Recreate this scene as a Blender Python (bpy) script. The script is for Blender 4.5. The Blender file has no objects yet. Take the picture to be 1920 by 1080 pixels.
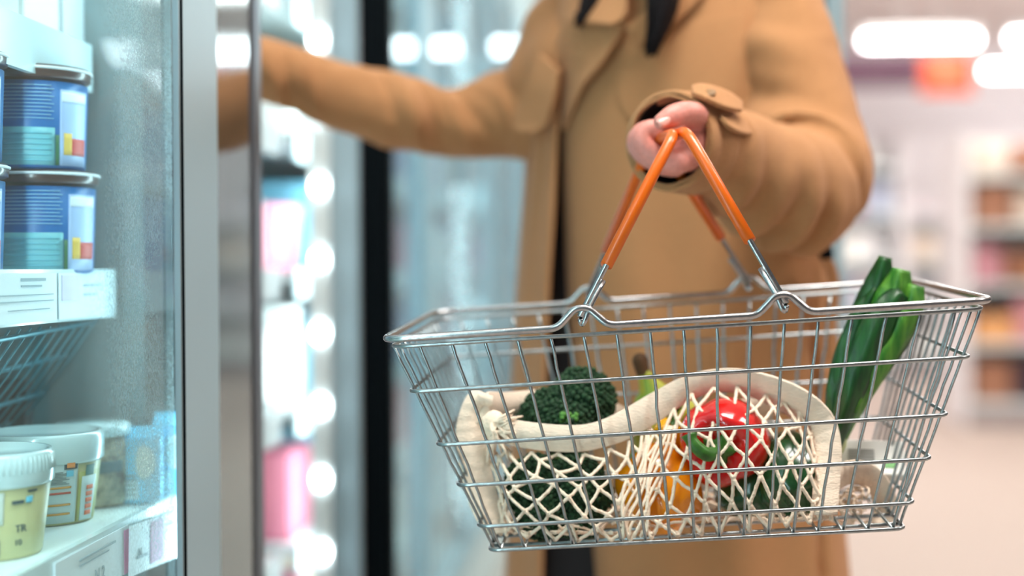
import bpy, bmesh, math, random
import numpy as np
from mathutils import Vector, Matrix
from mathutils.bvhtree import BVHTree
random.seed(7)
sc = bpy.context.scene
COL = sc.collection
PI = math.pi

# ------------------------------------------------------------------ camera
LENS, SENSOR = 50.0, 36.0
FPX = LENS / SENSOR * 1920
YAW, PITCH, ROLL = math.radians(4.07), math.radians(-0.75), math.radians(-0.3)
EYE = Vector((0, 0, 0.95))
CR = Matrix.Rotation(YAW, 3, 'Z') @ Matrix.Rotation(PI / 2 + PITCH, 3, 'X') @ Matrix.Rotation(ROLL, 3, 'Z')
cam_d = bpy.data.cameras.new('camera')
cam = bpy.data.objects.new('camera', cam_d)
COL.objects.link(cam)
cam.matrix_world = Matrix.Translation(EYE) @ CR.to_4x4()
cam_d.lens, cam_d.sensor_width, cam_d.clip_start = LENS, SENSOR, 0.05
cam_d.dof.use_dof = True
cam_d.dof.focus_distance = 1.10
cam_d.dof.aperture_fstop = 1.9
sc.camera = cam

# ------------------------------------------------------------------ exposure, world, ceiling lights
sc.view_settings.view_transform = 'Standard'
sc.view_settings.look = 'None'
sc.view_settings.gamma = 1
sc.view_settings.exposure = -0.22
sc.view_settings.use_curve_mapping = False
wd = bpy.data.worlds.new('ambient_fill')
sc.world = wd
wd.use_nodes = True
bg = wd.node_tree.nodes['Background']
bg.inputs[0].default_value = (0.93, 0.95, 1.0, 1)
bg.inputs[1].default_value = 0.14  # even ambient fill added all round, from no fixture in the store


def area_light(name, loc, sx, sy, watts, color, rot=(0, 0, 0), parent=None, spread=PI):
    d = bpy.data.lights.new(name, 'AREA')
    d.shape, d.size, d.size_y, d.energy, d.color, d.spread = 'RECTANGLE', sx, sy, watts, color, spread
    o = bpy.data.objects.new(name, d)
    COL.objects.link(o)
    o.location, o.rotation_euler = loc, rot
    if parent:
        o.parent = parent
        o.location = Vector(loc) - parent.location
    return o


CEIL_Z = 3.1
WARM = (1.0, 0.955, 0.91)
# (x, y, size x, size y, watts): the panels in the ceiling over the aisle
CEILING_PANELS = [(0.45, 0.75, 1.2, 0.6, 64), (0.35, 3.2, 1.2, 0.6, 34), (2.6, 0.9, 1.2, 0.6, 40),
                  (2.6, 4.2, 1.2, 0.6, 50), (0.9, 6.6, 1.2, 0.6, 90), (3.6, 8.2, 1.2, 0.6, 66), (2.2, 10.3, 1.2, 0.6, 50), (5.2, 11.0, 1.2, 0.6, 62)]  # last two panels are added to brighten the back wall


# ------------------------------------------------------------------ helpers: pixels to places
def P(px, py, d):
    """world point at pixel (1920x1080 frame), camera depth d"""
    return EYE + CR @ Vector(((px - 960) / FPX * d, -(py - 540) / FPX * d, -d))


def ray(px, py):
    return (CR @ Vector(((px - 960) / FPX, -(py - 540) / FPX, -1)))


def on_x(px, py, x):
    r = ray(px, py)
    return EYE + r * ((x - EYE.x) / r.x)


# basket frame
BT = Vector((0.05312, 1.22825, 0.91669))
BR = (Matrix.Rotation(-0.00266, 3, 'Z') @ Matrix.Rotation(0.04076, 3, 'X') @ Matrix.Rotation(-0.0628, 3, 'Y'))
BWT, BDT, BWB, BDB, BH = 0.46, 0.2897, 0.330, 0.194, 0.1795
HOOPS = [0.239, 0.489, 0.683, 0.883]


def BL(x, y, z):
    return BT + BR @ Vector((x, y, z))


def BP(px, py, yl):
    """world point where the pixel's ray meets the basket's own plane y = yl"""
    n = BR @ Vector((0, 1, 0))
    p0 = BL(0, yl, 0)
    r = ray(px, py)
    return EYE + r * ((p0 - EYE).dot(n) / r.dot(n))


# ------------------------------------------------------------------ helpers: materials
MATS = {}


def srgb(r, g, b):
    f = lambda c: (c / 255 / 12.92) if c / 255 <= 0.04045 else ((c / 255 + 0.055) / 1.055) ** 2.4
    return (f(r), f(g), f(b), 1)


def mat(name, col, rough=0.5, metal=0.0, bump=0.0, scale=60.0, vary=0.0, sheen=0.0, coat=0.0, trans=0.0,
        emit=None, estr=0.0, col2=None, sss=0.0, stretch=None, spec=None, detail=4.0):
    if name in MATS:
        return MATS[name]
    m = bpy.data.materials.new(name)
    m.use_nodes = True
    nt = m.node_tree
    b = nt.nodes['Principled BSDF']
    b.inputs['Base Color'].default_value = col
    b.inputs['Roughness'].default_value = rough
    b.inputs['Metallic'].default_value = metal
    b.inputs['Sheen Weight'].default_value = sheen
    b.inputs['Sheen Roughness'].default_value = 0.6
    b.inputs['Coat Weight'].default_value = coat
    b.inputs['Coat Roughness'].default_value = 0.08
    b.inputs['Transmission Weight'].default_value = trans
    if spec is not None:
        b.inputs['Specular IOR Level'].default_value = spec
    if sss:
        b.inputs['Subsurface Weight'].default_value = sss
        b.inputs['Subsurface Radius'].default_value = (0.012, 0.005, 0.003)
        b.inputs['Subsurface Scale'].default_value = 0.6
    if emit:
        b.inputs['Emission Color'].default_value = emit
        b.inputs['Emission Strength'].default_value = estr
    if bump or vary or col2:
        tc = nt.nodes.new('ShaderNodeTexCoord')
        mp = nt.nodes.new('ShaderNodeMapping')
        nt.links.new(tc.outputs['Object'], mp.inputs['Vector'])
        if stretch:
            mp.inputs['Scale'].default_value = stretch
        nz = nt.nodes.new('ShaderNodeTexNoise')
        nz.inputs['Scale'].default_value = scale
        nz.inputs['Detail'].default_value = detail
        nt.links.new(mp.outputs['Vector'], nz.inputs['Vector'])
        if bump:
            bp = nt.nodes.new('ShaderNodeBump')
            bp.inputs['Strength'].default_value = bump
            bp.inputs['Distance'].default_value = 0.002
            nt.links.new(nz.outputs['Fac'], bp.inputs['Height'])
            nt.links.new(bp.outputs['Normal'], b.inputs['Normal'])
        if vary or col2:
            rp = nt.nodes.new('ShaderNodeValToRGB')
            c2 = col2 if col2 else tuple(min(1, c * (1 + vary)) for c in col[:3]) + (1,)
            c1 = col if col2 else tuple(c * (1 - vary) for c in col[:3]) + (1,)
            rp.color_ramp.elements[0].position, rp.color_ramp.elements[1].position = 0.35, 0.65
            rp.color_ramp.elements[0].color, rp.color_ramp.elements[1].color = c1, c2
            nt.links.new(nz.outputs['Fac'], rp.inputs['Fac'])
            nt.links.new(rp.outputs['Color'], b.inputs['Base Color'])
    MATS[name] = m
    return m


def glass_mat(name, tint, haze=0.0, haze_col=(0.8, 0.95, 0.97, 1), frost=None, ior=1.5):
    """thin pane: clear, mirror-like at a grazing angle, with an even haze in its colour and, given frost, condensation"""
    if name in MATS:
        return MATS[name]
    m = bpy.data.materials.new(name)
    m.use_nodes = True
    nt = m.node_tree
    for n in list(nt.nodes):
        nt.nodes.remove(n)
    N = nt.nodes.new
    out = N('ShaderNodeOutputMaterial')
    tr = N('ShaderNodeBsdfTransparent')
    tr.inputs[0].default_value = tint
    gl = N('ShaderNodeBsdfGlossy')
    gl.inputs['Roughness'].default_value = 0.03
    fr = N('ShaderNodeFresnel')
    fr.inputs['IOR'].default_value = ior
    mx = N('ShaderNodeMixShader')
    gb = N('ShaderNodeNewGeometry')
    fm = N('ShaderNodeMath')
    fm.operation = 'MULTIPLY'
    iv = N('ShaderNodeMath')
    iv.operation = 'SUBTRACT'
    iv.inputs[0].default_value = 1.0
    nt.links.new(gb.outputs['Backfacing'], iv.inputs[1])
    nt.links.new(fr.outputs[0], fm.inputs[0])
    nt.links.new(iv.outputs[0], fm.inputs[1])
    nt.links.new(fm.outputs[0], mx.inputs[0])      # only the outer face mirrors
    nt.links.new(tr.outputs[0], mx.inputs[1])
    nt.links.new(gl.outputs[0], mx.inputs[2])
    last = mx
    if haze or frost:
        df = N('ShaderNodeBsdfDiffuse')
        df.inputs[0].default_value = haze_col
        tl = N('ShaderNodeBsdfTranslucent')
        tl.inputs[0].default_value = haze_col
        m2 = N('ShaderNodeMixShader')
        m2.inputs[0].default_value = 0.5
        nt.links.new(df.outputs[0], m2.inputs[1])
        nt.links.new(tl.outputs[0], m2.inputs[2])
        m3 = N('ShaderNodeMixShader')
        m3.inputs[0].default_value = haze
        nt.links.new(mx.outputs[0], m3.inputs[1])
        nt.links.new(m2.outputs[0], m3.inputs[2])
        if frost:
            y0, y1, amount = frost          # condensation grows from y0 to y1 along the pane
            tc = N('ShaderNodeTexCoord')
            sx = N('ShaderNodeSeparateXYZ')
            geo = N('ShaderNodeNewGeometry')
            nt.links.new(geo.outputs['Position'], sx.inputs[0])
            mr = N('ShaderNodeMapRange')
            mr.inputs['From Min'].default_value, mr.inputs['From Max'].default_value = y0, y1
            nt.links.new(sx.outputs['Y'], mr.inputs['Value'])
            nz = N('ShaderNodeTexNoise')
            nz.inputs['Scale'].default_value = 420
            nz.inputs['Detail'].default_value = 3
            nt.links.new(geo.outputs['Position'], nz.inputs['Vector'])
            nb = N('ShaderNodeTexNoise')
            nb.inputs['Scale'].default_value = 7
            nt.links.new(geo.outputs['Position'], nb.inputs['Vector'])
            rp = N('ShaderNodeValToRGB')
            rp.color_ramp.elements[0].position, rp.color_ramp.elements[1].position = 0.42, 0.6
            nt.links.new(nz.outputs['Fac'], rp.inputs[0])
            rb = N('ShaderNodeValToRGB')
            rb.color_ramp.elements[0].position, rb.color_ramp.elements[1].position = 0.22, 0.55
            nt.links.new(nb.outputs['Fac'], rb.inputs[0])
            ad = N('ShaderNodeMath')
            ad.operation = 'MULTIPLY_ADD'
            ad.inputs[1].default_value, ad.inputs[2].default_value = 0.6, 0.4
            nt.links.new(rp.outputs[0], ad.inputs[0])
            ml = N('ShaderNodeMath')
            ml.operation = 'MULTIPLY'
            nt.links.new(mr.outputs[0], ml.inputs[0])
            nt.links.new(ad.outputs[0], ml.inputs[1])
            mb = N('ShaderNodeMath')
            mb.operation = 'MULTIPLY'
            nt.links.new(ml.outputs[0], mb.inputs[0])
            nt.links.new(rb.outputs[0], mb.inputs[1])
            mf = N('ShaderNodeMath')
            mf.operation = 'MULTIPLY_ADD'
            mf.inputs[1].default_value, mf.inputs[2].default_value = amount, haze
            nt.links.new(mb.outputs[0], mf.inputs[0])
            nt.links.new(mf.outputs[0], m3.inputs[0])
        last = m3
    nt.links.new(last.outputs[0], out.inputs['Surface'])
    MATS[name] = m
    return m


# ------------------------------------------------------------------ helpers: objects
def thing(name, label, cat, loc, group=None):
    o = bpy.data.objects.new(name, None)
    COL.objects.link(o)
    o.location = loc
    o.empty_display_size = 0.05
    o['label'], o['category'] = label, cat
    if group:
        o['group'] = group
    return o


def root_loc(o):
    v = Vector(o.location)
    while o.parent:
        o = o.parent
        v += Vector(o.location)
    return v


def obj(name, bm, m, parent=None, smooth=True, label=None, origin=None):
    me = bpy.data.meshes.new(name)
    bmesh.ops.recalc_face_normals(bm, faces=bm.faces[:])
    bm.to_mesh(me)
    bm.free()
    o = bpy.data.objects.new(name, me)
    COL.objects.link(o)
    off = origin
    if parent:
        o.parent = parent
        off = root_loc(parent)
    elif origin is not None:
        o.location = origin
    if off is not None:
        me.transform(Matrix.Translation(-Vector(off)))
    ms = m if isinstance(m, (list, tuple)) else [m]
    for k in ms:
        me.materials.append(k)
    if smooth:
        me.shade_smooth()
    if label:
        o['label'] = label
    return o


def tag(o, label, cat, group=None):
    o['label'], o['category'] = label, cat
    if group:
        o['group'] = group
    return o


def struct(name, bm, m, smooth=False):
    o = obj(name, bm, m, None, smooth)
    o['kind'] = 'structure'
    return o


def dup(root, loc, label=None, group=None, rotz=None):
    r = root.copy()
    COL.objects.link(r)
    r.location = loc
    if rotz is not None:
        r.rotation_euler = (0, 0, rotz)
    if label:
        r['label'] = label
    if group:
        r['group'] = group
    for ch in list(root.children):
        c = ch.copy()
        COL.objects.link(c)
        c.parent = r
        for g in list(ch.children):
            d = g.copy()
            COL.objects.link(d)
            d.parent = c
    return r


def add_mod_subsurf(o, lv=1):
    md = o.modifiers.new('sub', 'SUBSURF')
    md.levels = md.render_levels = lv


def bevel(o, w, seg=2):
    md = o.modifiers.new('bev', 'BEVEL')
    md.width, md.segments, md.limit_method = w, seg, 'ANGLE'


# ------------------------------------------------------------------ helpers: shapes
def NB():
    return bmesh.new()


def box(bm, lo, hi, M=None):
    r = bmesh.ops.create_cube(bm, size=1)
    c = (Vector(lo) + Vector(hi)) / 2
    s = Vector(hi) - Vector(lo)
    for v in r['verts']:
        v.co = Vector((v.co.x * s.x, v.co.y * s.y, v.co.z * s.z)) + c
        if M is not None:
            v.co = M @ v.co
    return bm


def boxbm(lo, hi, M=None):
    return box(NB(), lo, hi, M)


def catmull(pts, n, closed=False):
    """resample a polyline of equal-length vectors as a smooth curve of n points"""
    A = [np.array(p, float) for p in pts]
    k = len(A)
    out = []
    segs = k if closed else k - 1
    for i in range(n):
        u = i / n * segs if closed else i / (n - 1) * segs
        j = min(int(u), segs - 1)
        t = u - j
        if closed:
            p0, p1, p2, p3 = A[(j - 1) % k], A[j % k], A[(j + 1) % k], A[(j + 2) % k]
        else:
            p1, p2 = A[j], A[j + 1]
            p0 = A[j - 1] if j else 2 * p1 - p2
            p3 = A[j + 2] if j + 2 < k else 2 * p2 - p1
        out.append(0.5 * (2 * p1 + (p2 - p0) * t + (2 * p0 - 5 * p1 + 4 * p2 - p3) * t * t + (3 * p1 - p0 - 3 * p2 + p3) * t ** 3))
    return out


def loft(bm, rings, closed=True, cap=True, flipcap=False):
    vs = [[bm.verts.new(p) for p in r] for r in rings]
    n = len(vs[0])
    for a, b in zip(vs, vs[1:]):
        for i in range(n if closed else n - 1):
            j = (i + 1) % n
            bm.faces.new((a[i], a[j], b[j], b[i]))
    if cap and closed:
        bm.faces.new(vs[0][::-1])
        bm.faces.new(vs[-1])
    return vs


def frames(pts, closed=False, toward=None):
    pts = [Vector(p) for p in pts]
    n = len(pts)
    fr = []
    prev = None
    for i in range(n):
        if closed:
            t = pts[(i + 1) % n] - pts[i - 1]
        else:
            t = pts[min(i + 1, n - 1)] - pts[max(i - 1, 0)]
        t = t.normalized() if t.length > 1e-9 else Vector((0, 0, 1))
        if toward is not None:
            a = toward - pts[i]
        elif prev is not None:
            a = prev
        else:
            a = Vector((0, 0, 1)) if abs(t.z) < 0.9 else Vector((1, 0, 0))
        a = (a - t * a.dot(t))
        a = a.normalized() if a.length > 1e-6 else t.orthogonal().normalized()
        prev = a
        fr.append((pts[i], t, a, t.cross(a)))
    return fr


def tube(bm, pts, r, n=8, closed=False, cap=True, rnd=False):
    pts = [Vector(p) for p in pts]
    R = list(r) if isinstance(r, (list, tuple, np.ndarray)) else [r] * len(pts)
    fr = frames(pts, closed)
    rings = []
    for (p, t, a, b), rr in zip(fr, R):
        rings.append([p + (a * math.cos(2 * PI * k / n) + b * math.sin(2 * PI * k / n)) * rr for k in range(n)])
    if rnd and not closed:
        def dome(i, sgn):
            p, t, a, b = fr[i]
            rr = R[i]
            o = []
            for ph in (0.45, 0.9, 1.25):
                o.append([p + t * sgn * rr * math.sin(ph) + (a * math.cos(2 * PI * k / n) + b * math.sin(2 * PI * k / n)) * rr * math.cos(ph) for k in range(n)])
            return o
        rings = dome(0, -1)[::-1] + rings + dome(-1, 1)
    if closed:
        vs = [[bm.verts.new(p) for p in q] for q in rings]
        m = len(vs)
        for i in range(m):
            A, B = vs[i], vs[(i + 1) % m]
            for k in range(n):
                bm.faces.new((A[k], A[(k + 1) % n], B[(k + 1) % n], B[k]))
    else:
        loft(bm, rings, True, cap)
    return bm


def fillet(pts, r, seg=5):
    """polyline with rounded corners"""
    pts = [Vector(p) for p in pts]
    out = [pts[0]]
    for i in range(1, len(pts) - 1):
        a, b, c = pts[i - 1], pts[i], pts[i + 1]
        d1, d2 = (a - b), (c - b)
        k = min(r, d1.length * 0.48, d2.length * 0.48)
        p1, p2 = b + d1.normalized() * k, b + d2.normalized() * k
        for s in range(seg + 1):
            t = s / seg
            out.append(p1 * (1 - t) ** 2 + b * 2 * t * (1 - t) + p2 * t * t)
    out.append(pts[-1])
    return out


def fillet_closed(pts, r, seg=5):
    n = len(pts)
    pts = [Vector(p) for p in pts]
    out = []
    for i in range(n):
        a, b, c = pts[i - 1], pts[i], pts[(i + 1) % n]
        d1, d2 = a - b, c - b
        k = min(r, d1.length * 0.48, d2.length * 0.48)
        p1, p2 = b + d1.normalized() * k, b + d2.normalized() * k
        for s in range(seg + 1):
            t = s / seg
            out.append(p1 * (1 - t) ** 2 + b * 2 * t * (1 - t) + p2 * t * t)
    return out


def lathe(bm, prof, c, n=32, sx=1.0, sy=1.0, cap=True):
    c = Vector(c)
    rings = [[c + Vector((r * sx * math.cos(2 * PI * k / n), r * sy * math.sin(2 * PI * k / n), z)) for k in range(n)] for r, z in prof]
    loft(bm, rings, True, cap)
    return bm


def slab(bm, G, thick, outward=None):
    """grid of points G[i][j] made into a sheet of the given thickness"""
    n, m = len(G), len(G[0])
    N = [[None] * m for _ in range(n)]
    for i in range(n):
        for j in range(m):
            u = Vector(G[min(i + 1, n - 1)][j]) - Vector(G[max(i - 1, 0)][j])
            v = Vector(G[i][min(j + 1, m - 1)]) - Vector(G[i][max(j - 1, 0)])
            w = u.cross(v)
            N[i][j] = w.normalized() if w.length > 1e-12 else Vector((0, -1, 0))
            if outward is not None and N[i][j].dot(outward) < 0:
                N[i][j] = -N[i][j]
    A = [[bm.verts.new(Vector(G[i][j]) + N[i][j] * thick / 2) for j in range(m)] for i in range(n)]
    B = [[bm.verts.new(Vector(G[i][j]) - N[i][j] * thick / 2) for j in range(m)] for i in range(n)]
    for i in range(n - 1):
        for j in range(m - 1):
            bm.faces.new((A[i][j], A[i][j + 1], A[i + 1][j + 1], A[i + 1][j]))
            bm.faces.new((B[i][j], B[i + 1][j], B[i + 1][j + 1], B[i][j + 1]))
    for i in range(n - 1):
        for j in (0, m - 1):
            bm.faces.new((A[i][j], A[i + 1][j], B[i + 1][j], B[i][j]))
    for j in range(m - 1):
        for i in (0, n - 1):
            bm.faces.new((A[i][j], B[i][j], B[i][j + 1], A[i][j + 1]))
    return bm


def ruled(pa, pb, n, m):
    """n x m grid between two polylines (smoothed)"""
    A, B = catmull(pa, n), catmull(pb, n)
    return [[Vector(A[i] * (1 - j / (m - 1)) + B[i] * j / (m - 1)) for j in range(m)] for i in range(n)]


def ico(bm, c, r, sub=2, sq=(1, 1, 1)):
    q = bmesh.ops.create_icosphere(bm, subdivisions=sub, radius=1)
    for v in q['verts']:
        v.co = Vector((v.co.x * sq[0], v.co.y * sq[1], v.co.z * sq[2])) * r + Vector(c)


def noise3(p, s):
    from mathutils import noise
    return noise.noise(Vector(p) * s)


def remesh(bm, voxel, smooth=4):
    me = bpy.data.meshes.new('tmp')
    bm.to_mesh(me)
    bm.free()
    o = bpy.data.objects.new('tmp', me)
    COL.objects.link(o)
    md = o.modifiers.new('r', 'REMESH')
    md.mode, md.voxel_size = 'VOXEL', voxel
    sm = o.modifiers.new('s', 'SMOOTH')
    sm.iterations, sm.factor = smooth, 0.5
    dg = bpy.context.evaluated_depsgraph_get()
    ev = o.evaluated_get(dg)
    m2 = bpy.data.meshes.new_from_object(ev)
    b2 = bmesh.new()
    b2.from_mesh(m2)
    bpy.data.objects.remove(o)
    bpy.data.meshes.remove(me)
    bpy.data.meshes.remove(m2)
    return b2


def text_bm(s, size, M, thick=0.0002):
    cu = bpy.data.curves.new('t', 'FONT')
    cu.body, cu.size, cu.extrude = s, size, thick
    o = bpy.data.objects.new('t', cu)
    COL.objects.link(o)
    dg = bpy.context.evaluated_depsgraph_get()
    me = bpy.data.meshes.new_from_object(o.evaluated_get(dg))
    bm = bmesh.new()
    bm.from_mesh(me)
    bmesh.ops.transform(bm, matrix=M, verts=bm.verts[:])
    bpy.data.objects.remove(o)
    bpy.data.curves.remove(cu)
    bpy.data.meshes.remove(me)
    return bm

# ------------------------------------------------------------------ materials
M_floor = mat('floor_vinyl', srgb(174, 159, 150), 0.7, spec=0.2, bump=0.05, scale=30, vary=0.05)
M_wall = mat('wall_paint', srgb(242, 238, 240), 0.8, bump=0.05, scale=80)
M_ceil = mat('ceiling_tile', srgb(238, 226, 220), 0.9, bump=0.1, scale=90)
M_chrome = mat('zinc_wire', srgb(164, 172, 174), 0.3, 1.0, bump=0.12, scale=220, vary=0.12)
M_rim = mat('rim_wire', srgb(184, 186, 187), 0.26, 1.0, bump=0.08, scale=180, vary=0.12)
M_orange = mat('orange_plastic', srgb(228, 100, 4), 0.34, coat=0.25, bump=0.06, scale=300)
M_coat = mat('camel_wool', srgb(184, 133, 90), 0.95, bump=0.35, scale=520, vary=0.08, sheen=0.08, spec=0.1)
M_lining = mat('dark_lining', srgb(22, 18, 18), 0.6)
M_dress = mat('black_knit', srgb(24, 21, 23), 0.9, bump=0.3, scale=300)
M_skin = mat('skin', srgb(220, 142, 128), 0.48, sss=0.15, bump=0.08, scale=260, vary=0.06)
M_nail = mat('finger_nail', srgb(232, 170, 156), 0.3, coat=0.2)
M_hair = mat('dark_hair', srgb(22, 16, 18), 0.6, spec=0.15, bump=0.4, scale=120, stretch=(6, 6, 0.4))
M_boot = mat('black_leather', srgb(20, 18, 18), 0.4)
M_cotton = mat('raw_cotton', srgb(248, 224, 198), 0.92, bump=0.5, scale=420, vary=0.06, sheen=0.2)
M_band = mat('ribbed_cotton', srgb(249, 226, 202), 0.95, bump=0.7, scale=240, vary=0.05, sheen=0.2, stretch=(1, 1, 5))
M_broc = mat('broccoli_floret', srgb(18, 46, 25), 0.85, bump=0.9, scale=330, col2=srgb(40, 78, 42))
M_broc_l = mat('broccoli_bud', srgb(86, 140, 58), 0.8, bump=0.6, scale=330)
M_stalk = mat('broccoli_stalk', srgb(142, 176, 96), 0.6)
M_red = mat('red_pepper_skin', srgb(206, 18, 20), 0.16, coat=0.7, bump=0.03, scale=30)
M_opep = mat('orange_pepper_skin', srgb(244, 148, 12), 0.2, coat=0.7, bump=0.03, scale=30)
M_ypep = mat('yellow_pepper_skin', srgb(248, 178, 14), 0.18, coat=0.7)
M_gpep = mat('green_pepper_skin', srgb(16, 74, 34), 0.22, coat=0.4, bump=0.03, scale=30)
M_stem = mat('pepper_stem', srgb(52, 104, 30), 0.45, bump=0.2, scale=120, vary=0.25)
M_leek = mat('leek_leaf', srgb(10, 56, 24), 0.40, bump=0.15, scale=26, col2=srgb(26, 88, 32), stretch=(7, 7, 0.6))
M_leek2 = mat('leek_leaf_pale', srgb(44, 112, 34), 0.4, bump=0.15, scale=26, col2=srgb(96, 152, 52), stretch=(7, 7, 0.6))
M_shaft = mat('leek_shaft', srgb(206, 216, 160), 0.4, bump=0.2, scale=50, stretch=(7, 7, 0.6))
M_ban = mat('banana_skin', srgb(176, 176, 54), 0.5, vary=0.12, scale=40)
M_bang = mat('banana_neck', srgb(124, 156, 46), 0.5, vary=0.12, scale=40)
M_brown = mat('banana_tip', srgb(92, 62, 34), 0.8)
M_frame = mat('freezer_white_metal', srgb(206, 216, 216), 0.35, bump=0.03, scale=30)
M_stile = mat('door_grey_metal', srgb(160, 186, 196), 0.4, 0.1)
M_inner = mat('freezer_liner', srgb(226, 240, 240), 0.4)
M_part = mat('partition_grey', srgb(112, 132, 134), 0.5)
M_black = mat('black_gasket', srgb(4, 12, 17), 0.7, spec=0.08)
M_alu = mat('brushed_aluminium', srgb(140, 148, 158), 0.5, 1.0)
M_gloss = mat('dark_heated_glass', srgb(48, 44, 42), 0.06, coat=1.0, spec=1.0)
M_shelf = mat('shelf_white', srgb(228, 240, 240), 0.35)
M_rail = mat('price_rail_plastic', srgb(224, 242, 244), 0.25, coat=0.4)
M_led = mat('led_lens', (1, 1, 1, 1), 0.3, emit=(0.86, 0.97, 1, 1), estr=38)
M_tube = mat('lamp_diffuser', (1, 1, 1, 1), 0.4, emit=(1, 0.97, 0.98, 1), estr=24)
M_panel = mat('panel_diffuser', (1, 1, 1, 1), 0.4, emit=(1, 0.95, 0.88, 1), estr=9)
M_housing = mat('lamp_housing', srgb(220, 220, 220), 0.5)
M_glassA = glass_mat('freezer_pane', (0.90, 0.98, 0.985, 1), 0.05, (0.46, 0.60, 0.62, 1), frost=(0.96, 1.08, 0.62), ior=1.33)
M_glassB = glass_mat('open_door_pane', (0.84, 0.94, 0.96, 1), 0.02, (0.7, 0.95, 1, 1), ior=1.45)
M_glassC = glass_mat('far_pane', (0.86, 0.95, 0.97, 1), 0.02, (0.8, 0.95, 1, 1), ior=1.45)

PLAIN = {}


def plain(r, g, b, rough=0.5):
    k = f'pack_{r}_{g}_{b}'
    return mat(k, srgb(r, g, b), rough, bump=0.04, scale=60)


# ------------------------------------------------------------------ the setting
XR, YB, YF, XL = 9.0, 14.0, -3.0, -1.25
struct('floor', boxbm((XL, YF, -0.1), (XR, YB, 0)), M_floor)
struct('ceiling', boxbm((XL, YF, CEIL_Z), (XR, YB, CEIL_Z + 0.1)), M_ceil)
struct('wall_back', boxbm((XL, YB, 0), (XR, YB + 0.1, CEIL_Z)), M_wall)
struct('wall_left', boxbm((XL - 0.1, YF, 0), (XL, YB, CEIL_Z)), M_wall)
struct('baseboard_back', boxbm((XL, YB - 0.02, 0), (XR, YB, 0.12)), plain(150, 140, 134))

# ceiling panels over the aisle
pw = ['over the freezer doors', 'farther along the aisle', 'out over the open floor', 'past the middle of the floor',
      'near the far freezers', 'in front of the far shelves', 'added before the maroon sign to brighten the back wall', 'added far right to brighten the back wall']
for i, (x, y, sx, sy, w) in enumerate(CEILING_PANELS):
    t = thing('ceiling_light', f'square-edged white ceiling light panel {pw[i]}', 'ceiling light', (x, y, CEIL_Z), 'ceiling light panels')
    bm = NB()
    for a in (-1, 1):
        box(bm, (x + a * sx / 2 - 0.02, y - sy / 2 - 0.02, CEIL_Z - 0.05), (x + a * sx / 2 + 0.02, y + sy / 2 + 0.02, CEIL_Z))
        box(bm, (x - sx / 2, y + a * sy / 2 - 0.02, CEIL_Z - 0.05), (x + sx / 2, y + a * sy / 2 + 0.02, CEIL_Z))
    obj('frame', bm, M_housing, t, False)
    obj('diffuser', boxbm((x - sx / 2, y - sy / 2, CEIL_Z - 0.03), (x + sx / 2, y + sy / 2, CEIL_Z - 0.02)), M_panel, t, False)
    area_light('ceiling_lamp', (x, y, CEIL_Z - 0.055), sx, sy, w, WARM, parent=t)


# hung tube lights far down the store: thin bright tubes in a row across the aisle
def hung_tube(x0, x1, y, z, label):
    c = Vector(((x0 + x1) / 2, y, z))
    t = thing('tube_light', label, 'tube light', c, 'hung tube lights')
    obj('housing', boxbm((x0, y - 0.05, z + 0.03), (x1, y + 0.05, z + 0.08)), M_housing, t, False)
    bm = NB()
    tube(bm, [(x0 + 0.02, y, z), (x1 - 0.02, y, z)], 0.028, 10)
    obj('tube', bm, M_tube, t)
    for sx in (x0 + 0.3, x1 - 0.3):
        b = NB()
        tube(b, [(sx, y, z + 0.08), (sx, y, CEIL_Z)], 0.006, 6)
        obj('hanger', b, M_housing, t)


YR = 11.0


def x_at(px, y):
    r = ray(px, 505)
    return r.x / r.y * y


def z_at(px, py, y):
    r = ray(px, py)
    return EYE.z + r.z * (y / r.y)


zt = z_at(1720, 76, YR)
cut = [x_at(925, YR), x_at(1200, YR), x_at(1560, YR) - 0.05, x_at(1618, YR), x_at(1834, YR), x_at(1893, YR), x_at(2160, YR), x_at(2500, YR)]
hung_tube(cut[0], cut[1], YR, zt, 'hung tube light showing left of the tan shoulder')
hung_tube(cut[1] + 0.2, cut[2], YR, zt, 'hung tube light in the row behind the tan coat, mirrored in the freezer doors')
hung_tube(cut[3], cut[4], YR, zt, 'long hung tube light above the maroon sign')
hung_tube(cut[5], cut[6], YR, zt, 'hung tube light right of the one above the maroon sign')
hung_tube(cut[6] + 0.15, cut[7], YR, zt, 'hung tube light at the right end of its row')
Y2 = 12.6
z2 = z_at(1880, 133, Y2)
hung_tube(x_at(1845, Y2), x_at(2120, Y2), Y2, z2, 'lower hung tube light right of the orange sign panel')
hung_tube(x_at(2150, Y2), x_at(2500, Y2), Y2, z2, 'lower hung tube light at the far right of the store')


# sign board over the far shelves: maroon with an orange end
YS = 11.6
sx0, sx1, sx2 = x_at(1592, YS), x_at(1727, YS), x_at(1822, YS)
t = thing('hanging_sign', 'long maroon aisle sign with an orange end, hung under the tube lights', 'sign', ((sx0 + sx2) / 2, YS, z_at(1650, 165, YS)))
obj('board', boxbm((sx0 - 0.6, YS - 0.03, z_at(1650, 163, YS)), (sx1, YS + 0.03, z_at(1650, 102, YS))), mat('maroon_sign', srgb(74, 24, 52), 0.5), t, False, 'maroon board')
obj('end_panel', boxbm((sx1, YS - 0.03, z_at(1770, 176, YS)), (sx2, YS + 0.03, z_at(1770, 104, YS))), mat('orange_sign', srgb(232, 92, 40), 0.5), t, False, 'orange end panel')
b = NB()
ico(b, ((sx1 + sx2) / 2, YS - 0.03, z_at(1770, 135, YS)), 0.09, 2, (1, 0.1, 1))
obj('emblem', b, mat('sign_emblem', srgb(250, 150, 110), 0.5), t, label='pale orange round spot')
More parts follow.
